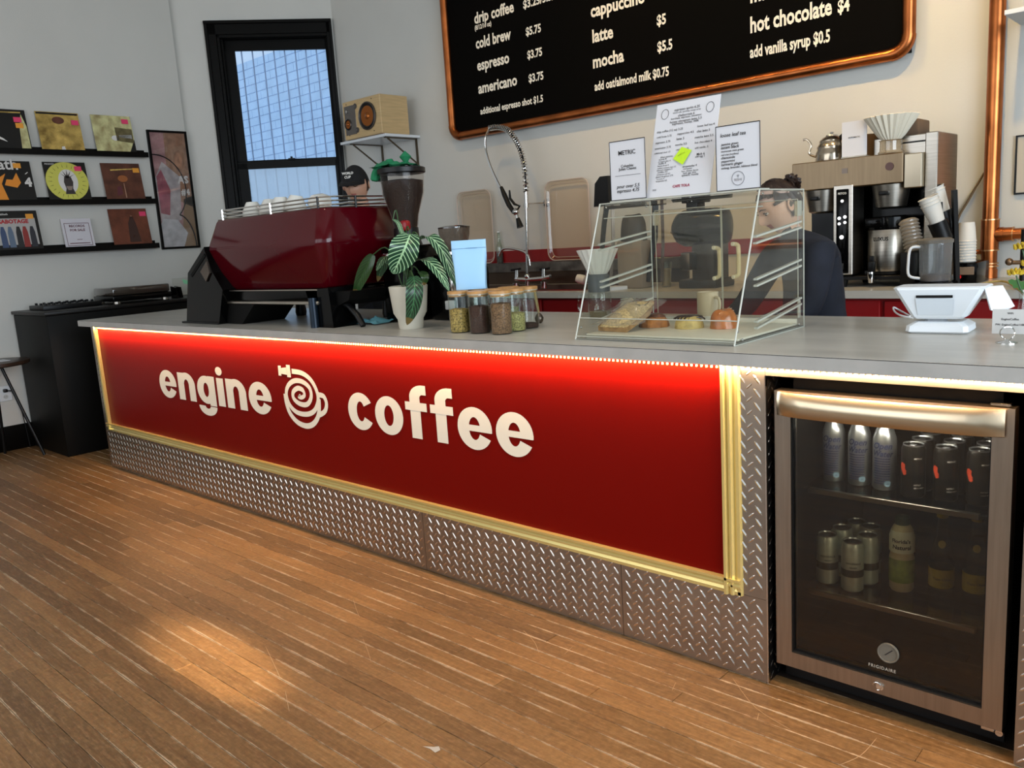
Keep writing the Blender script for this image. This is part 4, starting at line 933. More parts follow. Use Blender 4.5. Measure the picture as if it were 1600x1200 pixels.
# mug, carafe and glass on the counter behind the case
t = thing('white_mug', 'white mug with handle on the counter behind the pastry case', 'mug', (4.20, .70, ZT))
part('body', MB().lathe([(.036, 0), (.040, .004), (.041, .108), (.038, .108), (.037, .01), (0, .008)], (0, 0, 0), 28, cap=False), white_cer, t, local=True)
part('handle', MB().tube(cr_([(.036, -.012, .088), (.062, -.028, .084), (.068, -.032, .056), (.056, -.026, .030), (.036, -.014, .022)], 4), .006, 8), white_cer, t, local=True)
kx, ky = 3.70, .68
t = thing('pour_over_carafe', 'glass coffee server with a white ribbed dripper, left of the pastry case', 'carafe', (kx, ky, ZT))
part('server', MB().lathe([(.046, ZT), (.050, ZT+.006), (.050, ZT+.10), (.046, ZT+.112)], (kx, ky, 0), 26, cap=False), clear, t)
part('coffee', MB().lathe([(.044, ZT+.004), (.046, ZT+.03), (0, ZT+.031)], (kx, ky, 0), 20), glassmat('pale_coffee', 'c9bba0', .05, haze=.3, hazecol='cbb890'), t)
part('handle', MB().tube(cr_([(kx-.040, ky-.03, ZT+.10), (kx-.068, ky-.048, ZT+.098), (kx-.072, ky-.05, ZT+.04), (kx-.040, ky-.03, ZT+.02)], 4), .005, 8), clear, t)
part('collar', MB().lathe([(.046, ZT+.112), (.046, ZT+.175), (.040, ZT+.186)], (kx, ky, 0), 26), mat('grey_collar', '3f464c', .4), t, 'dark grey collar')
part('dripper', MB().lathe([(.036, ZT+.186), (.046, ZT+.20), (.085, ZT+.288), (.082, ZT+.289), (.040, ZT+.20)], (kx, ky, 0), 72, cap=False, flute=.035, nf=18), white_cer, t)
for px, py, h, lb in ((978, 489, .065, 'small empty glass on the counter behind the case'),):
    q = PY(px, py, .72); t = thing('water_glass', lb, 'glass', (q.x, .74, ZT)); part('tumbler', MB().lathe([(0, .004), (.028, .004), (.032, .075), (.030, .075), (.027, .008), (0, .008)], (0, 0, 0), 20, cap=False), clear, t, local=True); part('rim', MB().tube([(.032*math.cos(a*PI/10), .032*math.sin(a*PI/10), .075) for a in range(20)], .0014, 5, closed=True), acry_e, t, local=True)

# ---- signs standing on the case
SY = .30
def sheet(name, label, x0, x1, z0, z1, y, lean=0, border=True, holder=True, th=.002):
    t = thing(name, label, 'sign', ((x0+x1)/2, y, z0)); up = Vector((0, lean, 1)).normalized(); n = Vector((1, 0, 0)).cross(up)
    o = Vector((x0, y, z0)); w = x1-x0; h = (z1-z0)
    def P(u, v, k=0): return o+Vector((u, 0, 0))+up*v+n*k
    mb = MB().add([P(0, 0, 0), P(w, 0, 0), P(w, h, 0), P(0, h, 0), P(0, 0, -th), P(w, 0, -th), P(w, h, -th), P(0, h, -th)], [(0, 1, 2, 3), (7, 6, 5, 4), (0, 4, 5, 1), (1, 5, 6, 2), (2, 6, 7, 3), (3, 7, 4, 0)])
    part('paper_sheet', mb, paper, t)
    if border:
        b = MB(); e = .0014
        for a, c_ in (((0, 0), (w, 0)), ((w, 0), (w, h)), ((w, h), (0, h)), ((0, h), (0, 0))): b.tube([P(*a, .0006), P(*c_, .0006)], e, 4)
        part('frame_line', b, ink, t)
    if holder:
        part('stand_foot', MB().box(x0, y-.01, z0-.006, x1, y+.06, z0-.002), acry_e, t)
    def T(s, u, v, width, bold=.01, m=ink, shear=0, c=True, xh=None):
        part('lettering', text_mb(s, P(u, v, .001), XR, up, width=width, bold=bold, shear=shear, center=c, xh=xh), m, t)
    return t, P, T, w, h
t, P, T, w, h = sheet('pour_over_sign', 'white framed sign at the left listing pour over and espresso prices', 4.056, 4.202, 1.468, 1.667, SY)
T('METRIC', w/2, h*.76, w*.48, .012); T('Columbia:', w/2, h*.55, w*.36); T('Julian Chavez', w/2, h*.50, w*.5); T('_____________', w/2, h*.42, w*.72); T('pour over 5.5', w/2, h*.20, w*.66, .008, shear=.3); T('espresso 4.75', w/2, h*.125, w*.64, .008, shear=.3)
t, P, T, w, h = sheet('cafe_menu_poster', 'tallest white paper menu leaning back on the pastry case', 4.195, 4.436, 1.466, 1.790, SY+.01, lean=.28, border=False, th=.0025)
for s, u, v, ww in (('espresso spritz 6.25', .5, .90, .40), ('whole milk, sparkling, orange syrup', .5, .875, .44), ('cheborrata 6', .5, .835, .26), ('horchata, espresso, cinnamon', .5, .812, .48), ('honey cinnamon latte 5.5', .5, .775, .50), ('espresso, honey, milk', .5, .752, .42),
                    ('drip coffee (12 oz) 3.25', .26, .69, .42), ('cold brew 5.75', .18, .635, .24), ('espresso 3.75', .17, .575, .24), ('americano 3.75', .18, .515, .26), ('additional shot 1.5', .18, .465, .26), ('cappuccino 4.5', .52, .64, .26), ('latte 5', .45, .585, .12), ('mocha 5.5', .47, .525, .18), ('oat/almond .75', .50, .475, .2),
                    ('loose leaf tea 4', .83, .69, .26), ('chai latte 5', .80, .635, .2), ('matcha latte 5.5', .82, .575, .28), ('hot chocolate 4', .82, .52, .26), ('add vanilla .5', .80, .465, .2),
                    ('(the) pastries', .26, .415, .2), ('scone 4', .2, .392, .12), ('croissant plain 4', .23, .37, .20), ('muffin 4', .2, .348, .12), ('banana bread 4', .22, .325, .18), ('stuffed croissant ham 5.5', .28, .30, .3), ('almond croissant 5', .25, .278, .25), ('cookie 3.5', .22, .255, .16), ('cinnamon roll 4.5', .24, .232, .22), ('glazed doughnut 3.75', .26, .208, .28), ('brownie 4', .2, .185, .12), ('empanada 4.5', .22, .162, .18),
                    ('Melt 6', .80, .395, .12), ('add egg 1', .79, .373, .14), ('empanadas 4', .65, .285, .22), ('choriqueso', .62, .262, .14), ('ham, cheese, bacon', .66, .238, .26), ('beef, egg, olive', .66, .216, .2), ('spinach, ricotta', .67, .193, .26), ('2023', .12, .07, .06)):
    T(s, u*w, v*h, ww*w, .004)
T('CAFE TOLA', .55*w, .085*h, .27*w, .03, mat('maroon_print', 'a02a48', .6))
rp = mat('rose_print', 'b0485c', .6)
for u, v in ((.15, .885), (.86, .885)):
    c = P(u*w, v*h, .001); part('round_logo', MB().tube([c+Vector((.014*math.cos(a*PI/12), 0, 0))+Vector((0, .27, .963))*(.017*math.sin(a*PI/12)) for a in range(24)], .0007, 4, closed=True), ink, t)
    part('round_logo', text_mb('*', c-Vector((0, 0, .012)), XR, (0, .28, 1), width=.011, bold=.04, center=True), rp, t)
c = P(.50*w, .40*h, .004)
st_ = MB(); u_ = Vector((0, .27, .963)); pts = [c+Vector((-.030, 0, 0))+u_*-.004, c+Vector((-.002, 0, 0))+u_*.034, c+Vector((.038, 0, 0))+u_*.018, c+Vector((.012, -.004, 0))+u_*-.028]
st_.add([p for p in pts]+[p+Vector((0, .0008, 0)) for p in pts], [(0, 1, 2, 3), (7, 6, 5, 4), (0, 4, 5, 1), (1, 5, 6, 2), (2, 6, 7, 3), (3, 7, 4, 0)])
s_ = single('sticky_note', st_, mat('lime_note', 'c3ea2c', .6), 'lime green sticky note on the tallest paper menu', 'note')
part('lettering', text_mb('out of', c+Vector((-.008, -.001, .004)), (1, 0, .35), (0, .28, 1), width=.022, bold=.01).__class__ and text_mb('sold out', c+Vector((-.010, -.002, .002)), (1, 0, .35), (0, .28, 1), width=.028, bold=.0), mat('olive_pen', '5e7a10', .6), s_)
t, P, T, w, h = sheet('tea_sign', 'white framed loose leaf tea list at the right of the case top', 4.468, 4.617, 1.466, 1.664, SY)
T('loose leaf tea', w*.40, h*.83, w*.58, .01, shear=.2)
for i, (s, ww) in enumerate((('jasmine green', .40), ('assam black', .42), ('moroccan mint green', .52), ('red chai (rooibos)', .40), ('chamomile', .32), ('peppermint', .32), ('turmeric ginger', .50), ('oolong, lavender, hibiscus blend', .82))):
    T(s, w*.12, h*(.70-i*.052), w*ww, .014, shear=.2, c=False)
c = P(w*.50, h*.175, .001); part('round_logo', MB().tube([c+Vector((.021*math.cos(a*PI/14), 0, .021*math.sin(a*PI/14))) for a in range(28)], .0008, 4, closed=True), mat('grey_print', '77767a', .6), t)
part('round_logo', text_mb('RISHI', c-Vector((0, 0, .008)), XR, ZU, width=.024, bold=.0, center=True).tube([c+Vector((0, 0, .002)), c+Vector((0, 0, .012))], .0006, 4).tube([c+Vector((0, 0, .005)), c+Vector((-.004, 0, .010))], .0006, 4).tube([c+Vector((0, 0, .005)), c+Vector((.004, 0, .010))], .0006, 4), MATS['grey_print'], t)

# ================================================================== TILL, CARD, FLOWERS (right end of the counter)
till = thing('tablet_till', 'white tablet till stand with receipt slot, seen from behind', 'till', (5.105, .55, ZT))
q0 = PZ(1413, 521, ZT); q1 = PZ(1512, 523, ZT); q2 = PZ(1541, 515, ZT); q3 = PZ(1425, 505, ZT)
ex = (q1-q0).normalized(); ey = Vector((-ex.y, ex.x, 0))
def TP(u, v, z): return q0+ex*u+ey*v+Vector((0, 0, z-ZT))
wB = (q1-q0).length
def loftb(rings): 
    n = len(rings[0]); mb = MB(); fs = [(j*n+i, j*n+(i+1) % n, (j+1)*n+(i+1) % n, (j+1)*n+i) for j in range(len(rings)-1) for i in range(n)]+[tuple(reversed(range(n))), tuple((len(rings)-1)*n+i for i in range(n))]
    return mb.add([p for r in rings for p in r], fs, 0, False)
def rg(u0, u1, v0, v1, z, ch=.012): return [TP(u0+ch, v0, z), TP(u1-ch, v0, z), TP(u1, v0+ch, z), TP(u1, v1-ch, z), TP(u1-ch, v1, z), TP(u0+ch, v1, z), TP(u0, v1-ch, z), TP(u0, v0+ch, z)]
part('base', loftb([rg(.006, wB-.004, .006, .125, ZT+.001), rg(0, wB, 0, .13, ZT+.006), rg(.002, wB-.002, .004, .13, ZT+.022), rg(.022, wB-.02, .022, .12, ZT+.034)]), white_pl, till)
part('neck', loftb([rg(.045, wB-.065, .035, .075, ZT+.03), rg(.045, wB-.065, .03, .06, ZT+.046)]), mat('neck_grey', 'a4a7ab', .5), till)  # neck in a plain mid grey, darker than base and head
zt = ZT+.135
hd = part('head', loftb([rg(.018, wB-.020, .018, .052, ZT+.043), rg(.012, wB-.008, .012, .070, ZT+.05), rg(-.030, wB+.040, -.010, .100, zt-.004), rg(-.034, wB+.046, -.008, .106, zt), rg(-.030, wB+.040, -.002, .110, zt+.004)]), white_pl, till)
mb = MB(); mb.add([TP(.032, -.0085, zt-.020), TP(wB-.040, -.0085, zt-.020), TP(wB-.040, -.0075, zt-.028), TP(.032, -.0075, zt-.028)], [(0, 1, 2, 3)]); part('paper_slot', mb, black_pl, hd)
mb = MB(); z1_ = zt-.030; z0_ = ZT+.055
mb.add([TP(.030, -.0065, z1_), TP(wB-.038, -.0065, z1_), TP(wB-.042, .0085, z0_), TP(.034, .0085, z0_)], [(0, 1, 2, 3)]); part('printer_door', mb, mat('till_panel', 'cfd5da', .4), hd)
mb = MB(); mb.add([TP(wB+.038, .0, zt+.002), TP(wB+.070, .09, zt-.002), TP(wB+.105, .07, ZT+.075), TP(wB+.085, .01, ZT+.066), TP(wB+.058, .0, ZT+.070)]+[TP(wB+.034, .012, zt+.002), TP(wB+.062, .095, zt-.002), TP(wB+.098, .082, ZT+.075), TP(wB+.078, .02, ZT+.066), TP(wB+.052, .012, ZT+.070)], [(0, 1, 2, 3, 4), (9, 8, 7, 6, 5), (0, 5, 6, 1), (1, 6, 7, 2), (2, 7, 8, 3), (3, 8, 9, 4), (4, 9, 5, 0)])
part('screen', mb, white_pl, hd)
part('cable', MB().tube(cr_([PZ(1424, 498, ZT+.006)+Vector((0, .02, 0)), PZ(1408, 493, ZT+.012), PZ(1398, 487, ZT+.012), PZ(1396, 482, ZT+.012)+Vector((0, .0, .004)), PZ(1404, 484, ZT+.004), PZ(1422, 494, ZT+.004)], 5), .0032, 8), white_pl, till)
q = PZ(1573, 536, ZT)
t = thing('card_holder', 'small white wifi card in a wire ring stand at the right end of the counter', 'card', (q.x, q.y, ZT))
a = PY(1551, 483, q.y+.02); b_ = PY(1604, 483, q.y+.02); z0 = ZT+.022; z1 = a.z
part('card', MB().box(a.x, q.y+.020, z0, b_.x+.006, q.y+.0208, z1), mat('card_stock', 'c6c4c0', .7), t)
for s, v, ww in (('WiFi', .80, .18), ('EngineCoffee', .56, .52), ('PW: EngineCoffee1188', .34, .86)):
    part('lettering', text_mb(s, ((a.x+b_.x)/2+.003, q.y+.0198, z0+(z1-z0)*v), XR, ZU, width=(b_.x-a.x)*ww, bold=.01, center=True), ink, t)
part('ring', MB().tube([(q.x+.0005+.017*math.cos(k*PI/12), q.y+.006*math.sin(k*.5), ZT+.026+.017*math.sin(k*PI/12)) for k in range(24)], .0016, 6, closed=True), chrome, t)
part('foot', MB().lathe([(.026, 0), (.026, .0025), (.010, .006), (.004, .010)], (q.x, q.y, ZT), 24), chrome, t)
q = PZ(1603, 519, ZT); fx, fy = q.x, q.y+.03
t = thing('flower_vase', 'small glass vase with yellow blossoms at the right edge of the counter', 'vase', (fx, fy, ZT))
part('vase', MB().lathe([(.030, ZT+.001), (.036, ZT+.01), (.030, ZT+.03), (.022, ZT+.04), (.030, ZT+.055), (.026, ZT+.10), (.028, ZT+.115)], (fx, fy, 0), 24, cap=False), clear, t)
ylw = mat('yellow_petal', 'b99a1e', .7, var=.4, vscale=80)
for px, py in ((1588, 425), (1598, 385), (1610, 410)):
    c = PY(px, py, fy); part('stem', MB().tube(cr_([(fx, fy, ZT+.01), (fx, fy, ZT+.11), ((fx+c.x)/2, fy, c.z-.06), (c.x, fy, c.z-.01)], 4), .0022, 6), mat('plant_stem', '33502a', .5), t)
    mb = MB()
    for k in range(22):
        a = k*2.4; rr = .019*math.sqrt(k/22); mb.lathe([(.0, 0), (.0055, .004), (.001, .017)], (c.x+rr*math.cos(a), c.y+rr*math.sin(a), c.z-.010+.006*math.cos(rr*80)), 6, axis=(rr*math.cos(a)*20, rr*math.sin(a)*20, .7))
    part('blossom', mb, ylw, t)
for px, py, dx in ((1575, 438, -1), (1600, 452, .3), (1605, 440, 1)):
    c = PY(px, py, fy); mb = MB(); A = Vector((fx, fy, ZT+.12)); d = c-A; s = Vector((0, 0, 1)).cross(d).normalized()*.0; s = d.cross(Vector((0, 1, 0))).normalized()
    vs = []; 
    for i in range(9):
        tt = i/8; wv = .016*math.sin(PI*tt)**.8*(1 if i % 2 else .6); vs += [A+d*tt+s*wv, A+d*tt, A+d*tt-s*wv]
    mb.add(vs, [(3*i+j, 3*i+j+1, 3*i+j+4, 3*i+j+3) for i in range(8) for j in range(2)], 0, True); part('leaf', mb, mat('fresh_leaf', '3c6a2c', .5), t)

# ================================================================== SPEAKER ON ITS SHELF
sh = thing('wall_shelf', 'white shelf on thin brackets below the speaker', 'shelf', (.18, 2.42, 2.22))
part('board', MB().rbox(-.08, 2.232, 2.222, .52, 2.597, 2.243, .002, 1), white_pl, sh)
brn = mat('bronze_bracket', '5d5140', .4, .6)
for x in (.02, .47):
    mb = MB().box(x-.009, 2.26, 2.214, x+.009, 2.596, 2.221).box(x-.009, 2.588, 1.99, x+.009, 2.597, 2.221)
    mb.tube([(x, 2.29, 2.214), (x, 2.588, 2.02)], .007, 6); part('bracket', mb, brn, sh)
sk = thing('bookshelf_speaker', 'pale wood speaker with copper cones lying on the white shelf', 'speaker', (.26, 2.37, 2.244))
ply = mat('birch_veneer', 'c9ab7c', .45, var=.1, vscale=6, stretch=(1, 1, 12))
sx0, sx1, sy0, sy1, sz0, sz1 = .02, .505, 2.215, 2.50, 2.246, 2.545
part('cabinet', MB().rbox(sx0, sy0, sz0, sx1, sy1, sz1, .004, 1, smooth=False), ply, sk)
part('baffle_plate', MB().rbox(sx0+.02, sy0-.004, sz0+.035, sx0+.165, sy0+.002, sz1-.035, .003, 1), mat('grey_plate', '6f6a66', .35, .5), sk)
conem = mat('copper_cone', 'a5602c', .28, .8); rub = mat('rubber_surround', '151312', .5)
def driver(cx, cz, r, nm):
    y = sy0-.003
    d = part(nm, MB().lathe([(r*1.12, 0), (r*1.12, .006), (r*1.02, .009), (r*.97, .004)], (cx, y, cz), 32, axis=(0, -1, 0), cap=False), mat('driver_ring', '5c5652', .3, .8), sk)
    part('surround', MB().lathe([(r*.99, .003), (r*.90, .010), (r*.80, .004)], (cx, y, cz), 32, axis=(0, -1, 0), cap=False), rub, d)
    part('cone', MB().lathe([(r*.82, .004), (r*.30, -.001), (r*.28, .006), (r*.15, .014), (0, .016)], (cx, y, cz), 32, axis=(0, -1, 0)), conem, d)
cw = PY(574.5, 181, sy0); driver(cw.x, cw.z, .098, 'woofer')
ct = PY(545, 195, sy0); driver(ct.x, ct.z, .040, 'tweeter')
for px, py in ((555, 166), (559, 203)):
    c = PY(px, py, sy0); part('port', MB().lathe([(.020, 0), (.022, .004), (.016, .006), (.014, .001), (0, .001)], (c.x, sy0, c.z), 20, axis=(0, -1, 0)), mat('port_grey', '57524e', .35, .4), sk)
for px, py in ((541, 164), (580, 154), (585, 204), (547, 212)):
    c = PY(px, py, sy0); part('screw', MB().cyl((c.x, sy0-.003, c.z), (c.x, sy0, c.z), .004, 8), rub, sk)
c = PY(543, 175, sy0); part('knob', MB().cyl((c.x, sy0-.014, c.z), (c.x, sy0-.003, c.z), .011, 16), chrome, sk)

# ================================================================== BACK COUNTER, SINK, TRAYS
ZB = 1.012
bc = thing('back_counter', 'dark red painted cabinets below the back worktop', 'cabinet', (3.7, 2.1, 0))
part('carcass', MB().box(.95, 1.90, 0, 6.0, 2.595, .974), red_b, bc)
for x in (1.2, 1.9, 2.6, 3.3, 4.0, 4.7, 5.4):
    d = part('cabinet_door', MB().rbox(x-.245, 1.884, .06, x+.435, 1.899, .962, .003, 1), red_b, bc)
    part('handle', MB().rbox(x+.36, 1.868, .72, x+.375, 1.883, .86, .003, 1), chrome, d)
SXE = 2.62
mb = MB().box(.93, 1.86, .975, 6.02, 1.965, ZB).box(SXE, 1.965, .975, 6.02, 2.597, ZB).box(.93, 1.965, .975, 1.1, 2.597, ZB).box(1.1, 2.53, .975, SXE, 2.597, ZB)
bw = single('back_worktop', mb, counter_m, 'pale grey worktop along the back wall with a sink cut into it', 'worktop')
sb = thing('bar_sink', 'dark stainless sink let into the back worktop under the faucet', 'sink', (1.85, 2.24, .80))
mb = MB().box(1.101, 1.966, .80, 1.106, 2.529, ZB).box(SXE-.006, 1.966, .80, SXE-.001, 2.529, ZB).box(1.106, 1.966, .80, SXE-.006, 1.971, ZB).box(1.106, 2.524, .80, SXE-.006, 2.529, ZB).box(1.106, 1.971, .80, SXE-.006, 2.524, .805)
part('basin', mb, steel_dark, sb)
part('upstand', MB().box(.93, 2.575, ZB, 3.0, 2.599, 1.105), mat('brown_steel', '5a4d42', .35, .9, var=.2, vscale=5), sb)
part('ledge', MB().rbox(.93, 2.55, 1.105, 3.0, 2.599, 1.175, .003, 1), mat('ledge_steel', '77726c', .3, .9, var=.35, vscale=14), sb)
single('wall_stripe', MB().box(.3, 2.592, 1.178, 4.2, 2.5995, 1.268), red_b, 'dark red painted band along the back wall above the sink', 'wall trim')
traym = glassmat('tray_plastic', 'f6ece0', .06, haze=.10, hazecol='e0d0c0'); traye = mat('tray_edge', 'd3c0b0', .3, trans=.2)
for (x0, x1, lb) in ((.955, 1.285, 'clear plastic tray on the back wall left of the faucet hose'), (1.875, 2.225, 'clear plastic tray on the back wall right of the faucet hose')):
    t = thing('plastic_tray', lb, 'tray', ((x0+x1)/2, 2.57, 1.20), 'clear trays leaning on the back wall')
    R4 = [(p[0], 2.583, p[1]) for p in rrect(x0, 1.205, x1, 1.722, .05, 0, 5)]; R5 = [(p[0], 2.560, p[1]) for p in rrect(x0-.022, 1.183, x1+.022, 1.744, .062, 0, 5)]
    n = len(R4); mb = MB().add(R4, [tuple(range(n))]); part('tray_bottom', mb, traym, t)
    mb = MB().add(R4+R5, [(i, (i+1) % n, n+(i+1) % n, n+i) for i in range(n)], 0, True); part('tray_wall', mb, traym, t)
    part('tray_rim', MB().tube(R5, .0045, 6, closed=True).tube(R4, .0022, 5, closed=True), traye, t)
# pre-rinse faucet
YF = 2.42
pf = thing('spray_faucet', 'tall chrome pre-rinse faucet with a coiled spring hose', 'faucet', (1.77, YF, ZB))
def F(x, y, Y=YF): return PY(x, y, Y)
part('riser', MB().tube([F(824, 428), F(822, 312)], .0105, 10), chrome, pf)
part('collar', MB().cyl(F(822.5, 322), F(822, 298), .014, 12).cyl(F(822.5, 324), F(822.5, 318), .018, 12), chrome, pf)
sp_pts = cr_([F(822, 300), F(820, 265), F(815, 240), F(806, 219), (F(794, 204)), F(780, 198.5), F(765, 200)], 10)
part('hose', MB().tube(sp_pts, .0065, 8), black_pl, pf)
# spring coil
def coil(path, R_, turns, r):
    P = []; n = len(path); tot = turns*10
    for i in range(tot+1):
        u = i/tot*(n-1); k = min(n-2, int(u)); f = u-k; p = path[k].lerp(path[k+1], f); t = (path[min(n-1, k+1)]-path[max(0, k-1)]).normalized()
        s = t.cross(Vector((0, 1, 0))).normalized(); q = t.cross(s); a = 2*PI*i/10; P.append(p+s*math.cos(a)*R_+q*math.sin(a)*R_)
    return P
part('spring', MB().tube(coil(sp_pts, .0185, 36, 0), .0042, 5), chrome, pf)
part('hose', MB().tube(cr_([F(765, 200), F(759, 214), F(759, 232), F(765, 255), F(774, 277), F(786, 300)], 6), .0075, 8), chrome, pf)
part('spray_grip', MB().tube([F(783, 292), F(788, 304), F(795, 320), F(803, 332)], [.012, .019, .019, .016], 10).tube([F(796, 297), F(797, 310), F(804, 319), F(812, 322), F(807, 330)], [.006, .010, .010, .008, .008], 6), black_pl, pf)
part('spray_valve', MB().sphere(F(806, 331), .027, 12, 8).cyl(F(806, 331), F(809, 342), .012, 12), chrome, pf)
part('spray_nozzle', MB().cyl(F(809, 341), F(813, 355), .015, 14, r2=.026), black_pl, pf)
mb = MB().tube([F(822, 318), PY(855, 317, 2.59)], .0055, 8).lathe([(.030, 0), (.030, .012), (.016, .02)], (PY(855, 317, 2.598).x, 2.5985, PY(855, 317, 2.598).z), 18, axis=(0, -1, 0)); part('wall_bracket', mb, chrome, pf)
part('spout', MB().tube(cr_([F(828, 415), F(826, 402), F(820, 394), F(808, 390), F(795, 388), F(785, 390), F(780, 400)], 4), .0095, 10), chrome, pf)
part('valve_body', MB().tube([F(806, 436), F(824, 437), F(848, 435), F(860, 432)], .016, 10).cyl(F(808, 436), F(808, 422), .018, 12, r2=.014).cyl(F(850, 434), F(850, 420), .018, 12, r2=.014).sphere(F(824, 432), .022), chrome, pf)
for x, y in ((805, 421), (850, 420)): part('valve_handle', MB().tube([F(x-6, y+1), F(x+8, y-1)], .009, 8), black_pl, pf)
part('supply_tube', MB().tube([F(824, 436), F(824, 446)], .016, 10).cyl(F(806, 442), F(806, 450), .025, 12).cyl(F(850, 440), F(850, 450), .025, 12), chrome, pf)
q = PY(782, 408, 2.575)
t = thing('glass_bottle', 'slim clear bottle with dark green liquid on the ledge', 'bottle', (q.x, 2.572, 1.176))
part('bottle_glass', MB().lathe([(.024, 0), (.026, .004), (.026, .09), (.020, .14), (.010, .19), (.010, .23), (.013, .235)], (0, 0, 0), 20, cap=False), glassmat('bottle_glass', 'dfe6da', .12, haze=.08), t, local=True)
part('liquid', MB().lathe([(.024, .003), (.0245, .08), (0, .081)], (0, 0, 0), 16), mat('green_liquid', '16281c', .2), t, local=True)
part('cap', MB().lathe([(.009, .232), (.012, .238), (.008, .246)], (0, 0, 0), 12), white_pl, t, local=True)
q = PZ(916, 445, ZB)
t = thing('tumbled_cup', 'small chrome milk jug lying at the sink edge, behind the white dripper', 'jug', (q.x, q.y, ZB))
part('body', MB().lathe([(.02, 0), (.034, .01), (.032, .05), (.026, .07)], (q.x, q.y, ZB+.03), 18, axis=(-.8, -.3, .25)), white_cer, t)
part('clasp', MB().tube([(q.x, q.y, ZB+.06), (q.x+.01, q.y, ZB+.11), (q.x+.04, q.y, ZB+.115), (q.x+.05, q.y, ZB+.05)], .006, 6), chrome, t)

# ---- things seen through the pastry case: drum grinder, brew tower, glasses
Yg = 2.15
gx = PY(1095, 400, Yg).x
g = thing('drum_grinder', 'big black shop grinder with a horizontal drum, seen through the pastry case', 'coffee grinder', (gx, Yg, ZB))
zc = PY(1100, 355, Yg).z
part('drum', MB().lathe([(.0, -.002), (.045, 0), (.085, .03), (.105, .07), (.107, .26), (.095, .32), (.05, .335), (0, .336)], (gx-.14, Yg-.05, zc-.0), 30, axis=(1, .12, 0)), black_gloss, g)
part('drum_knob', MB().sphere((gx-.145, Yg-.06, zc-.015), .014), chrome, g)
part('pedestal', MB().rbox(gx-.02, Yg-.08, ZB, gx+.13, Yg+.10, zc-.08, .02).rbox(gx-.10, Yg-.09, ZB, gx+.14, Yg+.14, ZB+.05, .01), mat('dark_bronze', '2a241f', .4), g)
part('neck', MB().rbox(gx-.055, Yg-.06, zc+.08, gx+.02, Yg+.03, zc+.15, .008).rbox(gx-.075, Yg-.075, zc+.14, gx+.045, Yg+.05, 1.548, .006), black_pl, g)
part('clamp', MB().tube([(gx-.03, Yg-.078, 1.50), (gx-.02, Yg-.08, 1.53), (gx+.0, Yg-.08, 1.50)], .005, 6), chrome, g)
part('spout', MB().rbox(gx-.04, Yg-.16, 1.12, gx+.02, Yg-.08, 1.22, .01), steel_dark, g)
g = thing('brew_tower', 'black tower brewer with sloping legs at the left behind the pastry case', 'coffee brewer', (2.80, 2.15, ZB))
def B(x, y): return PY(x, y, 2.15)
part('leg', MB().tube([B(951, 300), B(944, 350), B(936, 440)], [.022, .020, .018], 4), black_pl, g)
part('leg', MB().tube([B(957, 318), B(958, 380), B(954, 440)], .013, 4), steel_dark, g)
part('leg', MB().tube([B(1024, 312), B(1023, 370), B(1012, 440)], [.022, .022, .018], 4), black_pl, g)
part('leg', MB().tube([B(1034, 312), B(1036, 380), B(1034, 440)], .011, 4), mat('brown_post', '4c3d36', .5), g)
a = B(943, 290); mb = MB(); mb.prism([(a.x-.045, 1.52), (a.x-.03, 1.66), (a.x+.01, 1.70), (a.x+.07, 1.70), (a.x+.07, 1.54)], 'y', 2.10, 2.18); part('head_block', mb, black_pl, g)
part('crossbar', MB().rbox(B(950, 312).x, 2.11, 1.50, B(1036, 312).x, 2.19, 1.535, .004), steel_dark, g)
t = single('wrapped_bundle', blob(B(990, 360).x, 2.15, 1.30, .085, .07, .155, 0, '', '', seed=11, flat=.4), mat('grey_bundle', '3c3632', .6, bump=.5, bscale=50), 'dark crumpled bundle between the legs of the black tower brewer', 'bundle')
single('bundle_stand', MB().rbox(B(990, 360).x-.09, 2.09, ZB, B(990, 360).x+.09, 2.21, 1.299, .01), mat('taupe_box', '8a7a68', .6), 'dark steel box standing between the legs of the black tower brewer', 'box')
q = PZ(1037, 449, ZB); t = thing('latte_glass', 'tall glass with pale brown coffee on the back worktop', 'glass', (q.x, q.y+.03, ZB))
part('tumbler', MB().lathe([(.026, 0), (.028, .004), (.038, .15), (.036, .15), (.026, .006)], (0, 0, 0), 20, cap=False), clear, t, local=True)
part('drink', MB().lathe([(.025, .006), (.033, .11), (0, .111)], (0, 0, 0), 18), mat('pale_latte', 'a58a6a', .4), t, local=True)
q = PZ(958, 452, ZB); single('folded_napkin', MB().prism([(q.x-.06, 1.95), (q.x+.06, 1.95), (q.x+.10, 2.06), (q.x-.0, 2.08)], 'z', ZB, ZB+.02), paper, 'white folded napkin on the front edge of the back worktop', 'napkin')

# ================================================================== BATCH BREWER
YBr = 2.05
br = thing('batch_brewer', 'big stainless twin coffee brewer with a black control panel', 'coffee brewer', (4.25, 2.2, ZB))
part('hood', MB().rbox(3.935, YBr, 1.503, 4.475, 2.40, 1.642, .004, 1, smooth=False), mat('hood_steel', '84725b', .36, 1.0, var=.08, vscale=4, stretch=(20, 1, 1)), br)
part('hood_side', MB().rbox(4.476, YBr+.01, 1.475, 4.555, 2.40, 1.632, .004, 1, smooth=False), mat('side_steel', 'b0a48f', .3, 1.0), br)
part('tower', MB().rbox(4.31, 2.14, 1.632, 4.60, 2.42, 1.722, .004, 1, smooth=False).rbox(4.556, 2.10, ZB+.03, 4.61, 2.42, 1.722, .004, 1, smooth=False), steel, br)
part('vent', MB().box(4.44, 2.135, 1.685, 4.55, 2.139, 1.692), black_pl, br)
part('back_panel', MB().box(3.95, 2.26, 1.06, 4.56, 2.42, 1.503), black_gloss, br)
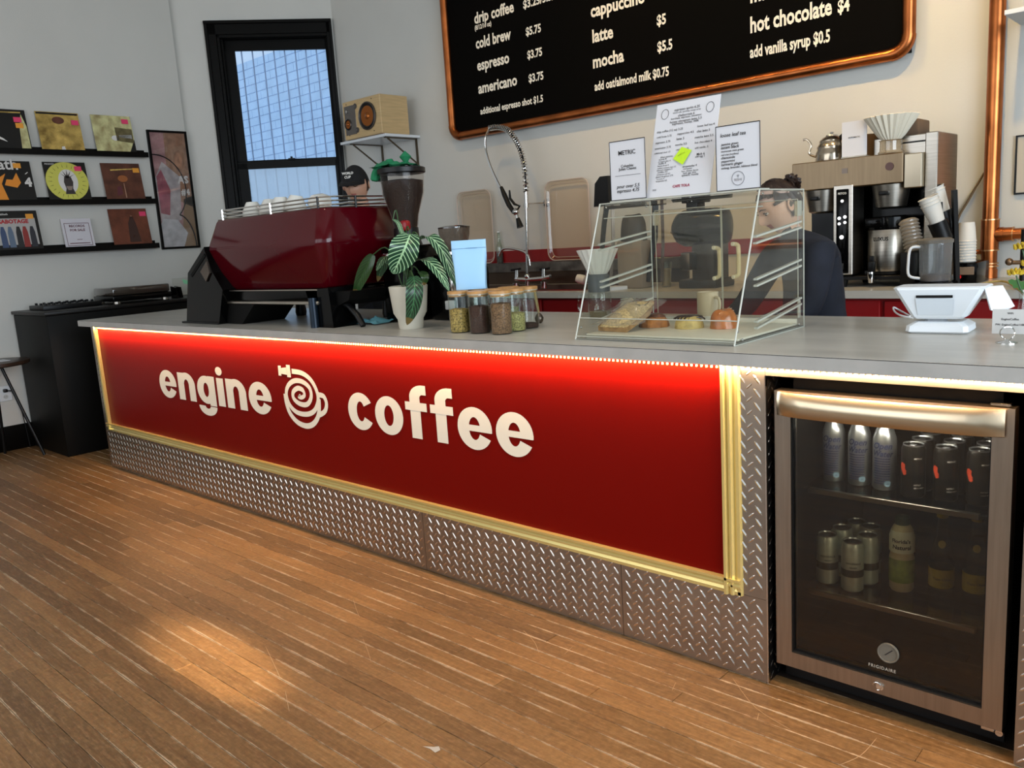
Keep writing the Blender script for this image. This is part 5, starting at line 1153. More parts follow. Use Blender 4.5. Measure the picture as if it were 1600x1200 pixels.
part('base_shelf', MB().rbox(3.95, 2.07, ZB+.035, 4.58, 2.42, ZB+.055, .003, 1), black_pl, br)
for x, y in ((4.19, 2.09), (3.98, 2.09), (4.54, 2.09), (4.19, 2.38), (3.98, 2.38), (4.56, 2.38)): part('leg', MB().lathe([(.012, ZB), (.014, ZB+.004), (.020, ZB+.038)], (x, y, 0), 12), black_pl, br)
cp = part('control_panel', MB().rbox(4.150, YBr-.004, 1.075, 4.245, 2.20, 1.515, .003, 1, smooth=False), steel, br)
part('panel_face', MB().rbox(4.166, YBr-.008, 1.083, 4.226, YBr-.003, 1.495, .004), black_gloss, cp)
glow = mat('white_indicator', 'f4f4f4', .4, emit='ffffff', es=1.2)
part('lettering', text_mb('FETCO', (4.175, YBr-.0085, 1.470), XR, ZU, width=.042, bold=.03), wprint, cp)
for dx, z, r in ((0, 1.438, .007), (-.014, 1.355, .008), (.014, 1.360, .008), (-.014, 1.328, .007), (.014, 1.333, .007), (-.002, 1.262, .010)):
    part('button', MB().cyl((4.196+dx, YBr-.012, z), (4.196+dx, YBr-.008, z), r, 14), glow, cp)
part('faucet', MB().tube([(4.19, YBr-.01, 1.18), (4.19, YBr-.03, 1.19), (4.20, YBr-.04, 1.16)], .006, 8).rbox(4.175, YBr-.04, 1.10, 4.21, YBr-.01, 1.135, .004), black_pl, cp)
c = PY(1390, 260, YBr); part('badge', MB().cyl((c.x, YBr-.004, c.z), (c.x, YBr, c.z), .019, 20), mat('maroon_badge', '4a2a22', .3), br)
c = PY(1320, 267, YBr); part('badge', MB().box(c.x-.014, YBr-.002, c.z-.012, c.x+.014, YBr, c.z+.012), steel_dark, br)
for cx in (4.395, 4.06):
    bk = part('brew_basket', MB().lathe([(.045, 1.385), (.070, 1.395), (.088, 1.50)], (cx, 2.14, 0), 30), steel, br)
    part('basket_handle', MB().rbox(cx-.02, 2.02, 1.45, cx+.02, 2.06, 1.47, .004), black_pl, bk)
ca = thing('coffee_dispenser', 'stainless coffee dispenser with tap under the brewer basket', 'dispenser', (4.385, 2.17, ZB))
part('body', MB().lathe([(.100, ZB+.075), (.103, ZB+.085), (.103, 1.285), (.100, 1.29)], (4.385, 2.17, 0), 36), steel, ca)
part('lid', MB().lathe([(.104, 1.288), (.106, 1.30), (.104, 1.345), (.07, 1.352)], (4.385, 2.17, 0), 36).rbox(4.30, 2.055, 1.30, 4.38, 2.10, 1.345, .004), black_gloss, ca)
part('base', MB().lathe([(.098, ZB+.06), (.100, ZB+.075)], (4.385, 2.17, 0), 30).rbox(4.29, 2.09, ZB+.056, 4.33, 2.12, ZB+.078, .003), black_pl, ca)
mb = text_mb('LUXUS', (-.055, 0, 1.235), XR, ZU, width=.075, height=.018, bold=.03, lift=0); on_cyl(mb, (4.385, 2.17), .1032, math.radians(-88)); part('lettering', mb, black_pl, ca)
c = PY(1362, 425, 2.05)
part('tap', MB().rbox(4.325, 2.03, 1.085, 4.355, 2.06, 1.14, .006).rbox(4.33, 2.035, 1.13, 4.35, 2.055, 1.165, .004), black_pl, ca)
part('spout', MB().lathe([(.012, 1.035), (.018, 1.075), (.017, 1.088)], (4.34, 2.035, 0), 16), chrome, ca)
kx, ky, kz = 4.08, 2.20, 1.643
k_ = thing('gooseneck_kettle', 'ribbed steel gooseneck kettle on top of the brewer', 'kettle', (kx, ky, kz))
part('body', MB().lathe([(.078, 0), (.080, .006), (.076, .03), (.078, .045), (.070, .06), (.072, .075), (.060, .092), (.060, .105), (.044, .120), (.030, .126)], (kx, ky, kz), 32), mat('kettle_steel', 'b7a995', .2, 1.0), k_)
part('lid', MB().lathe([(.032, .125), (.028, .132), (.006, .136), (.010, .145), (0, .148)], (kx, ky, kz), 20), chrome, k_)
part('spout', MB().tube(cr_([(kx-.07, ky-.02, kz+.03), (kx-.105, ky-.03, kz+.05), (kx-.095, ky-.03, kz+.09), (kx-.115, ky-.03, kz+.120), (kx-.135, ky-.035, kz+.122)], 4), .006, 8), MATS['kettle_steel'], k_)
part('handle', MB().tube(cr_([(kx+.045, ky, kz+.115), (kx+.085, ky-.005, kz+.135), (kx+.118, ky-.01, kz+.10), (kx+.125, ky-.01, kz+.055)], 4), .011, 8), black_pl, k_)
t, P, T, w, h = sheet('small_sign', 'small white sign between the kettle and the ribbed cup on the brewer', 4.178, 4.298, 1.650, 1.815, 2.08, border=False)
T('AUTOMATIC', w/2, h*.52, w*.48, .015)
single('filter_stack', MB().lathe([(.045, 0), (.055, .03), (.085, .12), (.080, .12), (.05, .03)], (4.20, 2.34, 1.643), 26, flute=.02, nf=26), mat('brown_filter', '9a7a58', .8), 'stack of brown paper filters behind the small sign on the brewer', 'filters')
single('filter_stack', MB().rbox(4.30, 2.20, 1.724, 4.50, 2.36, 1.80, .01), mat('brown_carton', '6f5844', .8), 'brown cardboard box behind the big ribbed filter cup', 'box')
dcx, dcy = 4.405, 2.10
single('filter_holder', MB().lathe([(.058, 0), (.060, .004), (.052, .012), (.050, .055), (.056, .060)], (dcx, dcy, 1.645), 30, cap=True), glassmat('holder_clear', 'e8ddcb', .15, haze=.25, hazecol='cdbfa6'), 'ribbed clear holder under the white paper filters on the brewer', 'holder')
single('paper_filters', MB().lathe([(.040, .0), (.060, .02), (.118, .108), (.116, .110), (.056, .022), (.036, .004)], (dcx, dcy, 1.706), 96, flute=.045, nf=24, cap=False), mat('filter_paper', 'ece2cc', .8), 'large white fluted paper filters standing in a holder on the brewer', 'filters')

# cup dispenser, lids, blender jug, cups, card reader
pw = white_pl
def cup_mb(h=.11, r0=.030, r1=.042): return MB().lathe([(r0, 0), (r1, h-.004), (r1+.003, h-.002), (r1+.003, h+.001), (r1-.002, h), (r0-.001, .004), (0, .004)], (0, 0, 0), 24)
a_ = PY(1487, 300, 2.06)
cd_ = thing('cup_dispenser', 'black slanted cup dispenser rack right of the brewer', 'dispenser', (a_.x, 2.12, ZB))
part('upright', MB().tube([(a_.x+.012, 2.14, ZB), (a_.x, 2.10, 1.45)], .014, 4).tube([(a_.x-.055, 2.14, ZB), (a_.x-.065, 2.12, 1.40)], .012, 4), black_pl, cd_)
ax_ = Vector((-.30, -.20, .93)).normalized()
for i, (px, py, Y, lb, n) in enumerate(((1450, 309, 2.05, 'front white paper cup sleeve stacked in the slanted dispenser', 3), (1459, 293, 2.14, 'rear white paper cup sleeve stacked in the slanted dispenser', 2))):
    q = PY(px, py, Y); t = thing('paper_cups', lb, 'cups', q, 'paper cups in the slanted dispenser')
    t.rotation_euler = Vector((0, 0, 1)).rotation_difference(ax_).to_euler()
    for k in range(n):
        m_ = cup_mb(); m_.v = [(v[0], v[1], v[2]-.11-k*.016) for v in m_.v]; part('cup', m_, mat('paper_cup', 'dcd8cf', .6), t, local=True)
    w = q-ax_*.11; part('channel', MB().tube([w-ax_*.01, w-ax_*.10], [.044, .040], 10), black_pl, cd_)
q = PY(1428, 340, 2.10); t = thing('clear_lid_sleeve', 'sleeve of clear plastic lids leaning left of the cup dispenser', 'lids', (q.x+.02, 2.06, 1.18)); t.rotation_euler = (-.1, -.25, 0)
for k in range(9): part('lid', MB().lathe([(.030, 0), (.044, .002), (.045, .008), (.036, .016), (.030, .020), (0, .021)], (0, 0, k*.017), 22), glassmat('lid_plastic', 'f2efe9', .12, haze=.4, hazecol='e0dad0'), t, local=True)
single('lid_stand', MB().rbox(4.475, 2.03, ZB, 4.545, 2.10, 1.178, .006), black_pl, 'black stand under the sleeve of clear lids', 'stand')
bx_, by_ = 4.635, 2.02
t = thing('blender_jug', 'clear blender jug with lid on a black motor base', 'blender', (bx_, by_, ZB))
part('motor_base', MB().rbox(bx_-.085, by_-.075, ZB, bx_+.075, by_+.10, ZB+.028, .012), black_gloss, t)
part('jug', MB().lathe([(.062, ZB+.030), (.066, ZB+.036), (.070, ZB+.205)], (bx_, by_, 0), 28, cap=False), glassmat('jug_plastic', 'e8ebec', .10, haze=.28, hazecol='cfd3d6'), t)
part('lid', MB().lathe([(.073, ZB+.203), (.074, ZB+.218), (.060, ZB+.226), (.0, ZB+.228)], (bx_, by_, 0), 28), glassmat('jug_lid', 'cfccc6', .15, haze=.4, hazecol='c4bfb6'), t)
part('handle', MB().tube(cr_([(bx_-.055, by_-.035, ZB+.19), (bx_-.092, by_-.055, ZB+.185), (bx_-.100, by_-.06, ZB+.12), (bx_-.096, by_-.06, ZB+.06), (bx_-.055, by_-.04, ZB+.045)], 4), .0065, 8), white_pl, t)
part('contents', MB().lathe([(.060, ZB+.032), (.063, ZB+.06), (0, ZB+.062)], (bx_, by_, 0), 22), mat('dark_dregs', '4a3428', .4), t)
t = thing('card_reader', 'black receipt printer with a red button below the stacked white cups', 'printer', (4.735, 2.30, ZB))
part('housing', MB().rbox(4.665, 2.20, ZB, 4.765, 2.42, 1.112, .008), black_gloss, t)
part('front_bezel', MB().rbox(4.675, 2.192, 1.055, 4.755, 2.199, 1.092, .002, 1), mat('bezel_tan', '7d6a58', .4), t)
part('button', MB().cyl((4.69, 2.186, 1.045), (4.69, 2.199, 1.045), .010, 12), mat('red_button', 'c01a1a', .3, emit='c01a1a', es=.5), t, 'red button')
q = PY(1509, 405, 2.27); t = thing('cup_stack', 'nested white cups standing upside down on the black printer', 'cups', (q.x, 2.27, 1.113))
for k in range(8):
    m_ = MB().lathe([(.044, 0), (.045, .004), (.042, .006), (.036, .075), (0, .075)], (0, 0, k*.0135), 24); part('cup', m_, MATS['paper_cup'], t, local=True)
m_ = MB().lathe([(.042, .10), (.033, .185), (0, .186)], (0, 0, 0), 24); part('cup', m_, MATS['paper_cup'], t, local=True)
single('tubing', MB().tube(cr_([PY(1494, 352, 2.58), PY(1500, 335, 2.58), PY(1512, 315, 2.58), PY(1525, 292, 2.58), PY(1538, 270, 2.58)], 5), .006, 6), mat('brown_tube', '6a5538', .6), 'thin brown cable rising behind the cups to the copper pipe', 'cable')
single('drain_hose', MB().tube(cr_([PZ(1525, 447, ZB+.006), PZ(1545, 441, ZB+.010), PZ(1570, 440, ZB+.012), PZ(1588, 450, ZB+.006), PZ(1602, 462, ZB+.006)], 5), .005, 6), mat('yellow_hose', 'a8935a', .5), 'pale yellow hose curling on the right end of the back worktop', 'hose')

# ================================================================== COPPER PIPES, RIGHT WALL BITS
cp_ = thing('copper_pipe', 'thick vertical copper pipe with a tee branch right of the menu board', 'pipe', (4.735, 2.54, ZB))
PXc, PYc, PR = 4.735, 2.545, .036
part('stack', MB().tube([(PXc, PYc, ZB+.001), (PXc, PYc, 4.29)], PR, 20), copper, cp_)
zt_ = PY(1548, 367, PYc).z
part('branch', MB().tube([(PXc, PYc, zt_), (6.6, PYc, zt_)], .027, 18), copper, cp_)
part('tee', MB().tube([(PXc, PYc, zt_-.075), (PXc, PYc, zt_+.075)], PR+.005, 20).tube([(PXc, PYc, zt_), (PXc+.10, PYc, zt_)], .033, 18).tube([(PXc+.04, PYc, zt_), (PXc+.06, PYc, zt_+.00)], .036, 18), copper, cp_)
for z in (zt_+.075, zt_-.075, zt_-.14, ZB+.06): part('solder_ring', MB().tube([(PXc, PYc, z-.003), (PXc, PYc, z+.003)], PR+.0075, 20), mat('solder', 'd8a878', .3, 1.0), cp_)
part('solder_ring', MB().tube([(PXc+.10, PYc, zt_), (PXc+.105, PYc, zt_)], .036, 18), MATS['solder'], cp_)
part('foot_coupling', MB().tube([(PXc, PYc, ZB+.001), (PXc, PYc, ZB+.045)], PR+.004, 20), copper, cp_)
part('stub', MB().tube([(PXc-.10, PYc, 1.145), (PXc-.03, PYc, 1.145)], .012, 10).tube([(PXc-.10, PYc, 1.145), (PXc-.08, PYc, 1.145)], .016, 10), copper, cp_)
s2 = thing('corner_shelf', 'white shelf with bracket at the top right edge of the photo', 'shelf', (5.2, 2.4, 2.25))
a = PY(1571, 17, 2.30)
part('board', MB().rbox(a.x, 2.28, a.z-.022, 6.2, 2.597, a.z, .002, 1), white_pl, s2)
part('bracket', MB().box(a.x+.10, 2.30, a.z-.034, a.x+.118, 2.59, a.z-.023).box(a.x+.10, 2.588, a.z-.26, a.x+.118, 2.598, a.z-.023).tube([(a.x+.109, 2.32, a.z-.034), (a.x+.109, 2.588, a.z-.22)], .006, 6), white_pl, s2)
single('framed_notice', MB().box(0, 0, 0, 0, 0, 0), ink, 'x', 'x') if 0 else None
t = thing('framed_notice', 'thin framed certificate on the wall at the right edge', 'picture frame', (5.0, 2.59, 1.42))
a = PY(1588, 212, 2.592)
part('frame', framebox(a.x, a.x+.30, a.z-.28, a.z, .008, 2.583, 2.597), black_pl, t)
part('print', MB().box(a.x+.008, 2.588, a.z-.272, a.x+.292, 2.596, a.z-.008), mat('notice_print', 'b9b3a6', .6), t)
q = PY(1578, 409, 2.35)
t = thing('side_tap', 'black and chrome tap behind the yellow flowers', 'tap', (q.x+.03, 2.35, ZB))
part('post', MB().tube([(q.x+.055, 2.35, ZB), (q.x+.055, 2.35, 1.25)], .014, 10), black_pl, t)
part('arm', MB().tube([(q.x-.005, 2.35, q.z-.004), (q.x+.06, 2.35, q.z-.004)], .010, 10).sphere((q.x-.002, 2.345, q.z), .018), mat('bronze_tap', '7a6450', .3, .8), t)

# ================================================================== RECORD WALL
XW = -1.3
def led_(y0, y1, za, label):
    t = thing('picture_ledge', label, 'shelf', (XW+.05, (y0+y1)/2, za), 'black picture ledges for records')
    part('ledge_base', MB().box(XW, y0, za-.012, XW+.085, y1, za), black_paint, t)
    part('front_lip', MB().box(XW+.075, y0, za-.020, XW+.087, y1, za+.022), black_paint, t)
    part('back_strip', MB().box(XW, y0, za-.012, XW+.010, y1, za+.045), black_paint, t)
XL = XW+.087
def ZL(x, y): p = PX(x, y, XL); return p
le = [(232, 240, 233, 246), (244, 312, 245, 318), (249, 380, 249, 387)]
zs = []
for i, ((x, y1_, x2, y2_), lb) in enumerate(zip(le, ('top black picture ledge holding three records', 'middle black picture ledge holding three records', 'bottom black picture ledge with the records for sale card'))):
    p = PX(x, y1_, XL); p2 = PX(x2, y2_, XL); z = p2.z+.02; led_(-1.2, p.y, z, lb); zs.append(z)
def rec(name, label, pxl, pxr, pyb, row, m, w=.315, h=.315, grp='records on the picture ledges', cat='record'):
    """sleeve leaning back on its ledge; returns helper to print on it"""
    z0 = zs[row]+.001; xb = XW+.066; yl = PX(pxl, pyb, xb).y
    t = thing(name, label, cat, (xb, yl+w/2, z0), grp); lean = .16; up = Vector((-math.sin(lean), 0, math.cos(lean))); n = YRv.cross(up)
    o = Vector((xb, yl, z0))
    def P(u, v, k=0): return o+YRv*(u*w)+up*(v*h)+n*k
    mb = MB().add([P(0, 0), P(1, 0), P(1, 1), P(0, 1), P(0, 0, -.004), P(1, 0, -.004), P(1, 1, -.004), P(0, 1, -.004)], [(0, 1, 2, 3), (7, 6, 5, 4), (0, 4, 5, 1), (1, 5, 6, 2), (2, 6, 7, 3), (3, 7, 4, 0)])
    part('sleeve', mb, m, t)
    def Q(pts, mm, nm='print', k=.001): part(nm, MB().add([P(u, v, k) for u, v in pts], [tuple(range(len(pts)))]), mm, t)
    def T(s, u, v, ww, mm, bold=.03, k=.0016, dr=None, xh=None): part('lettering', text_mb(s, P(u, v, k), dr[0] if dr else YRv, dr[1] if dr else up, width=ww*w, bold=bold, lift=0, xh=xh), mm, t)
    return t, P, Q, T, up
YRv = Vector((0, 1, 0))
def ell(cx, cy, rx, ry, n=24): return [(cx+rx*math.cos(2*PI*i/n), cy+ry*math.sin(2*PI*i/n)) for i in range(n)]
foil = mat('gold_foil', 'd8b468', .25, .75, var=.55, vscale=13, bump=1.0, bscale=24)
foil2 = mat('pale_gold_foil', 'f0dca0', .25, .65, var=.5, vscale=15, bump=1.0, bscale=28)
blackS = mat('black_sleeve', '141312', .3); sl_w = mat('sleeve_white', 'd6d2cc', .5); or_ = mat('orange_ink', 'e08a2a', .5); pk = mat('pink_tag', 'e0406a', .5); ot = mat('orange_tag', 'e59a35', .5)
yel = mat('yellow_disc', 'cdc95a', .4); brn_s = mat('brown_sleeve', '5a3426', .35, var=.4, vscale=12); brn2 = mat('rust_sleeve', '6b3a28', .35, var=.35, vscale=10)
shrink = glassmat('shrink_wrap', 'ffffff', .10, .10)
def tags(P, Q, *tg):
    for (u, v, m) in tg: Q([(u, v), (u+.17, v), (u+.17, v+.12), (u, v+.12)], m, 'price_tag', .0022)
t, P, Q, T, up = rec('record_sleeve', 'black sleeve with pale blade shape, leftmost on the top ledge', -22, 0, 233, 0, blackS)
Q([(0, .55), (.42, .30), (.5, .22), (.3, .30), (0, .42)], sl_w); Q([(.0, .90), (.9, .92), (.9, .95), (0, .93)], foil); Q([(.78, .05), (.98, .02), (.98, .6), (.9, .9), (.82, .6)], foil2); tags(P, Q, (.72, .70, pk), (.74, .56, ot))
t, P, Q, T, up = rec('record_sleeve', 'crinkled gold sleeve with pink tag, middle of the top ledge', 67, 0, 236, 0, foil)
Q([(.0, 0), (1, 0), (1, .05), (0, .05)], blackS); Q([(.02, .94), (.98, .94), (.98, .985), (.02, .985)], blackS); Q(ell(.5, .80, .14, .09), brn_s); Q([(.45, .04), (.55, .04), (.53, .16), (.46, .15)], sl_w); tags(P, Q, (.80, .70, pk))
t, P, Q, T, up = rec('record_sleeve', 'bright gold crinkled sleeve with pink tag, rightmost on the top ledge', 153, 0, 238, 0, foil2)
Q([(.55, .35), (.98, .3), (.98, .66), (.55, .7)], mat('olive_foil', '6d6446', .35, .5, var=.4, vscale=20)); Q(ell(.52, .42, .10, .07, 10), sl_w); Q([(.62, .44), (.95, .42), (.95, .52), (.62, .5)], sl_w); Q([(.8, .0), (1, .0), (1, .4)], blackS); tags(P, Q, (.76, .80, pk))
t, P, Q, T, up = rec('record_sleeve', 'black and orange sleeve with white lettering, leftmost on the middle ledge', -14, 0, 311, 1, blackS)
Q([(.05, .0), (.40, .0), (.30, .45), (.42, .70), (.30, .62), (.12, .55), (.0, .7), (.04, .3)], or_); Q([(.36, .42), (.62, .36), (.72, .48), (.66, .72), (.55, .55), (.42, .56)], or_); T('bath', .12, .80, .60, sl_w, .02); T('VOL', .82, .72, .26, sl_w, .02, dr=((0, .25, -.97), (0, .97, .25))); T('4', .80, .40, .16, sl_w, .06); tags(P, Q, (.62, .83, ot))
t, P, Q, T, up = rec('record_sleeve', 'yellow disc sleeve with a dark portrait, middle of the middle ledge', 78, 0, 311, 1, blackS)
Q(ell(.5, .52, .50, .48, 32), yel, k=.0008); Q(ell(.52, .52, .23, .30, 24), sl_w, k=.0014)
for i in range(22):
    a = 2*PI*i/22; c, s = math.cos(a), math.sin(a); Q([(.5+.36*c-.006*s, .52+.35*s+.006*c), (.5+.46*c, .52+.45*s), (.5+.36*c+.006*s, .52+.35*s-.006*c)], blackS, k=.0014)
pt_ = mat('portrait_grey', '3a3230', .5); Q([(.40, .20), (.64, .20), (.62, .28), (.60, .34), (.63, .50), (.60, .62), (.52, .68), (.44, .63), (.41, .50), (.44, .34), (.42, .28)], pt_, k=.002)
for dx, dy in ((-.16, .10), (-.1, .17), (0, .2), (.1, .17), (.18, .08)): Q([(.49, .60), (.52+dx, .62+dy), (.54, .60)], pt_, k=.002)
Q([(.44, .40), (.60, .40), (.56, .30), (.48, .30)], mat('portrait_tone', '8a7a6e', .5), k=.0024); T('PRODIGY', .05, .93, .22, sl_w, .02); tags(P, Q, (.72, .78, pk))
t, P, Q, T, up = rec('record_sleeve', 'brown sleeve with a small golden crown shape, rightmost on the middle ledge', 168, 0, 311, 1, brn_s)
Q([(.22, .80), (.80, .84), (.80, .87), (.22, .84)], foil); Q(ell(.5, .60, .13, .09, 12), mat('amber_print', '9a5a30', .4)); Q([(.49, .10), (.52, .10), (.515, .48), (.495, .48)], mat('rose_tan', 'a47a62', .5)); Q([(.28, .15), (.44, .20), (.42, .42), (.32, .38)], mat('wine_print', '5c2a30', .5)); tags(P, Q, (.80, .76, ot))
t, P, Q, T, up = rec('record_sleeve', 'dark sleeve with red title lettering and five figures, leftmost on the bottom ledge', -2, 0, 393, 2, blackS)
Q([(.05, .18), (.93, .18), (.93, .82), (.05, .82)], mat('photo_grey', 'a9a6a2', .5)); T('SABOTAGE', .12, .70, .66, mat('red_print', 'a8252a', .5), .05)
for u, c in ((.18, '3a4a6a'), (.34, '5a6a7e'), (.52, '232323'), (.66, '8a2f2a'), (.82, '2a2a30')): Q([(u-.07, .12), (u+.07, .12), (u+.06, .48), (u+.03, .62), (u-.03, .62), (u-.06, .48)], mat('figure_'+{'3a4a6a': 'navy', '5a6a7e': 'slate', '232323': 'black', '8a2f2a': 'red', '2a2a30': 'charcoal'}[c], c, .5), k=.0015)
T('Black Sabbath', .02, .90, .34, sl_w, .02); tags(P, Q, (.74, .80, ot))
t, P, Q, T, up = rec('sale_card', 'small white framed card reading RECORDS FOR SALE on the bottom ledge', 104, 0, 389, 2, mat('sale_card_white', 'cfcbd0', .5), w=.225, h=.245, cat='sign', grp='cards on the bottom ledge')
rd = mat('maroon_line', '5a1e2a', .5)
for q in (((.08, .12), (.92, .12), (.92, .135), (.08, .135)), ((.08, .84), (.92, .84), (.92, .855), (.08, .855)), ((.08, .12), (.095, .12), (.095, .85), (.08, .85)), ((.905, .12), (.92, .12), (.92, .85), (.905, .85)), ((.16, .185), (.84, .185), (.84, .21), (.16, .21)), ((.42, .31), (.60, .31), (.60, .325), (.42, .325))): Q(list(q), rd)
T('RECORDS', .24, .72, .52, rd, .02); T('FOR SALE', .25, .59, .50, rd, .02)
t, P, Q, T, up = rec('record_sleeve', 'rust brown sleeve with a faint standing figure, rightmost on the bottom ledge', 180, 0, 386, 2, brn2)
Q([(.42, .12), (.72, .12), (.66, .62), (.60, .80), (.54, .80), (.46, .62)], mat('figure_brown', '3c2219', .5)); Q(ell(.57, .78, .03, .04, 10), mat('rose_tan', 'a47a62', .5)); Q(ell(.55, .27, .03, .025, 8), MATS['amber_print']); Q([(.02, .0), (.98, 0), (.98, .04), (.02, .04)], MATS['amber_print']); tags(P, Q, (.80, .80, pk))
# tall framed collage
pz0, pz1 = 1.457, 2.453; py0, py1 = 1.153, 1.500
t = thing('framed_poster', 'tall narrow framed collage in dusty pink and tan by the window wall', 'picture', (XW+.01, (py0+py1)/2, pz0))
mb = MB()
for b_ in ((XW+.001, py0, pz0, XW+.022, py0+.018, pz1), (XW+.001, py1-.018, pz0, XW+.022, py1, pz1), (XW+.001, py0+.018, pz0, XW+.022, py1-.018, pz0+.018), (XW+.001, py0+.018, pz1-.018, XW+.022, py1-.018, pz1)): mb.box(*b_)
part('frame', mb, black_paint, t)
def PQ(pts, m, k=.001, nm='print'): part(nm, MB().add([(XW+.010+k, py0+.018+u*(py1-py0-.036), pz0+.018+v*(pz1-pz0-.036)) for u, v in pts], [tuple(range(len(pts)))]), m, t)
PQ([(0, 0), (1, 0), (1, 1), (0, 1)], mat('collage_pink', '9a7272', .5, var=.35, vscale=9), 0)
PQ([(.35, .45), (1, .35), (1, 1), (.4, 1)], mat('collage_tan', '8d6a55', .5, var=.25, vscale=20)); PQ([(.55, 0), (1, 0), (1, .45), (.75, .42)], mat('collage_brown', '7c6248', .5)); PQ([(.05, .18), (.62, .24), (.72, .62), (.25, .75), (0, .6)], mat('collage_grey', 'a39a9a', .5, var=.25, vscale=14), .0015)
PQ([(0, 0), (.60, 0), (.75, .12), (.5, .24), (.1, .25), (0, .2)], mat('collage_pale', 'b0aeb0', .5, var=.2, vscale=18), .002); PQ([(.05, .3), (.3, .28), (.4, .5), (.2, .68), (.05, .62)], mat('collage_rose', '94505c', .5, var=.3, vscale=12), .002)
def arc(cx, cy, rx, ry, a0, a1, w_=.003): return MB().tube([(XW+.0135, py0+.018+(cx+rx*math.cos(a0+(a1-a0)*i/20))*(py1-py0-.036), pz0+.018+(cy+ry*math.sin(a0+(a1-a0)*i/20))*(pz1-pz0-.036)) for i in range(21)], w_, 4)
part('ink_line', arc(.05, .51, .80, .30, -.85, 1.62, .005), ink, t); part('ink_line', arc(.52, .0, .44, .285, .0, 1.45, .006), ink, t)
part('lettering', text_mb('#4', (XW+.013, py0+.235, pz0+.46), YR, ZU, width=.08, bold=.05, mb=text_mb('AS', (XW+.013, py0+.215, pz0+.56), YR, ZU, width=.10, bold=.05)), mat('collage_white', 'c9c4c0', .5), t)
part('glass_pane', MB().box(XW+.016, py0+.018, pz0+.018, XW+.018, py1-.018, pz1-.018), glassmat('picture_glass', 'ffffff', .05), t)

# ================================================================== BLACK CONSOLE AND RECORD GEAR
con = thing('black_console', 'tall black cabinet along the left wall with audio gear on it', 'cabinet', (-.94, .7, 0))
part('body', MB().rbox(-1.278, -.075, .0, -.585, 1.52, 1.03, .008), mat('console_black', '090806', .5, spec=.15), con)
part('top', MB().rbox(-1.29, -.085, 1.031, -.575, 1.53, 1.056, .004), mat('console_top', '141210', .4, spec=.3), con)
zc_ = 1.0565
t = thing('audio_mixer', 'low black audio mixer with knobs on the console', 'mixer', (-.98, .12, zc_))
a = PZ(46, 484, zc_); b_ = PZ(125, 478, zc_)
part('housing', MB().rbox(-1.14, .0, zc_, -.84, .42, zc_+.035, .004), black_pl, t)
for i in range(7):
    for j in range(3): part('knob', MB().cyl((-1.10+j*.10, .04+i*.055, zc_+.035), (-1.10+j*.10, .04+i*.055, zc_+.050), .010, 10), black_gloss, t)
t = thing('turntable', 'record player with a smoked dust cover on the console', 'turntable', (-.92, .72, zc_))
part('plinth', MB().rbox(-1.13, .47, zc_+.018, -.75, .93, zc_+.062, .008), black_gloss, t)
part('dust_cover', MB().rbox(-1.125, .475, zc_+.063, -.755, .925, zc_+.125, .012), mat('smoked_cover', '3a322b', .1, coat=1), t, 'smoked dust cover')
for x, y in ((-1.09, .51), (-.79, .51), (-1.09, .89), (-.79, .89)): part('foot', MB().cyl((x, y, zc_), (x, y, zc_+.018), .026, 16), steel, t)
part('platter', MB().lathe([(.15, zc_+.062), (.15, zc_+.0635)], (-.94, .70, 0), 30), black_soft, t)
t = thing('acrylic_stand', 'clear acrylic holder with a green slip, right of the turntable', 'stand', (-.85, 1.12, zc_))
part('panel', MB().box(-.86, 1.00, zc_, -.855, 1.24, zc_+.155), acry, t)
part('bright_edge', MB().tube([(-.857, 1.0, zc_), (-.857, 1.0, zc_+.155), (-.857, 1.24, zc_+.155), (-.857, 1.24, zc_)], .0015, 5), acry_e, t)
for y in (1.005, 1.04, 1.20, 1.245): part('support', MB().prism([(-.90, zc_), (-.80, zc_), (-.82, zc_+.085), (-.90, zc_+.095)], 'y', y-.009, y+.009), black_gloss, t)
mb = MB(); mb.add([(-.848, 1.09, zc_+.11), (-.848, 1.21, zc_+.075), (-.848, 1.20, zc_+.115), (-.848, 1.08, zc_+.145)], [(0, 1, 2, 3)]); part('green_slip', mb, mat('mint_slip', '8fd8a8', .6), t)

# outlet with plug and cord, cafe table at the left edge
oz = PX(8, 615, XW+.003)
t = thing('wall_outlet', 'white double socket on the left wall below the cafe table', 'socket', (XW, oz.y, oz.z-.06))
yo, zo = oz.y-.01, oz.z
part('cover_plate', MB().rbox(XW, yo-.060, zo-.058, XW+.006, yo+.055, zo+.058, .003, 1), white_pl, t)
for z in (zo+.024, zo-.024): part('receptacle', MB().cyl((XW+.006, yo+.01, z), (XW+.009, yo+.01, z), .017, 18), mat('socket_white', 'c4c6c4', .4), t)
for z in (zo+.024, zo-.024):
    for dy in (-.006, .006): part('slot', MB().box(XW+.009, yo+.01+dy-.001, z-.005, XW+.0095, yo+.01+dy+.001, z+.005), ink, t)
t = thing('power_cord', 'black plug and cord running from the socket behind the console', 'cord', (XW+.03, yo, 0))
part('plug', MB().rbox(XW+.0097, yo-.004, zo+.012, XW+.035, yo+.024, zo+.036, .004), black_pl, t)
part('cord', MB().tube(cr_([(XW+.035, yo+.01, zo+.024), (XW+.045, yo+.06, zo+.005), (XW+.04, yo+.085, zo-.10), (XW+.04, yo+.10, zo-.25), (XW+.04, yo+.11, .01)], 6), .004, 6), black_pl, t)
tq = PX(0, 590, -1.0)
t = thing('cafe_table', 'small dark wood cafe table edge with black angled leg at the left', 'table', (-1.0, -.75, 0))
c_ = PZ(0, 570, .62); 
tzp = .72
e_ = PZ(38, 563, tzp)
tx, ty = e_.x-.02, e_.y-.36
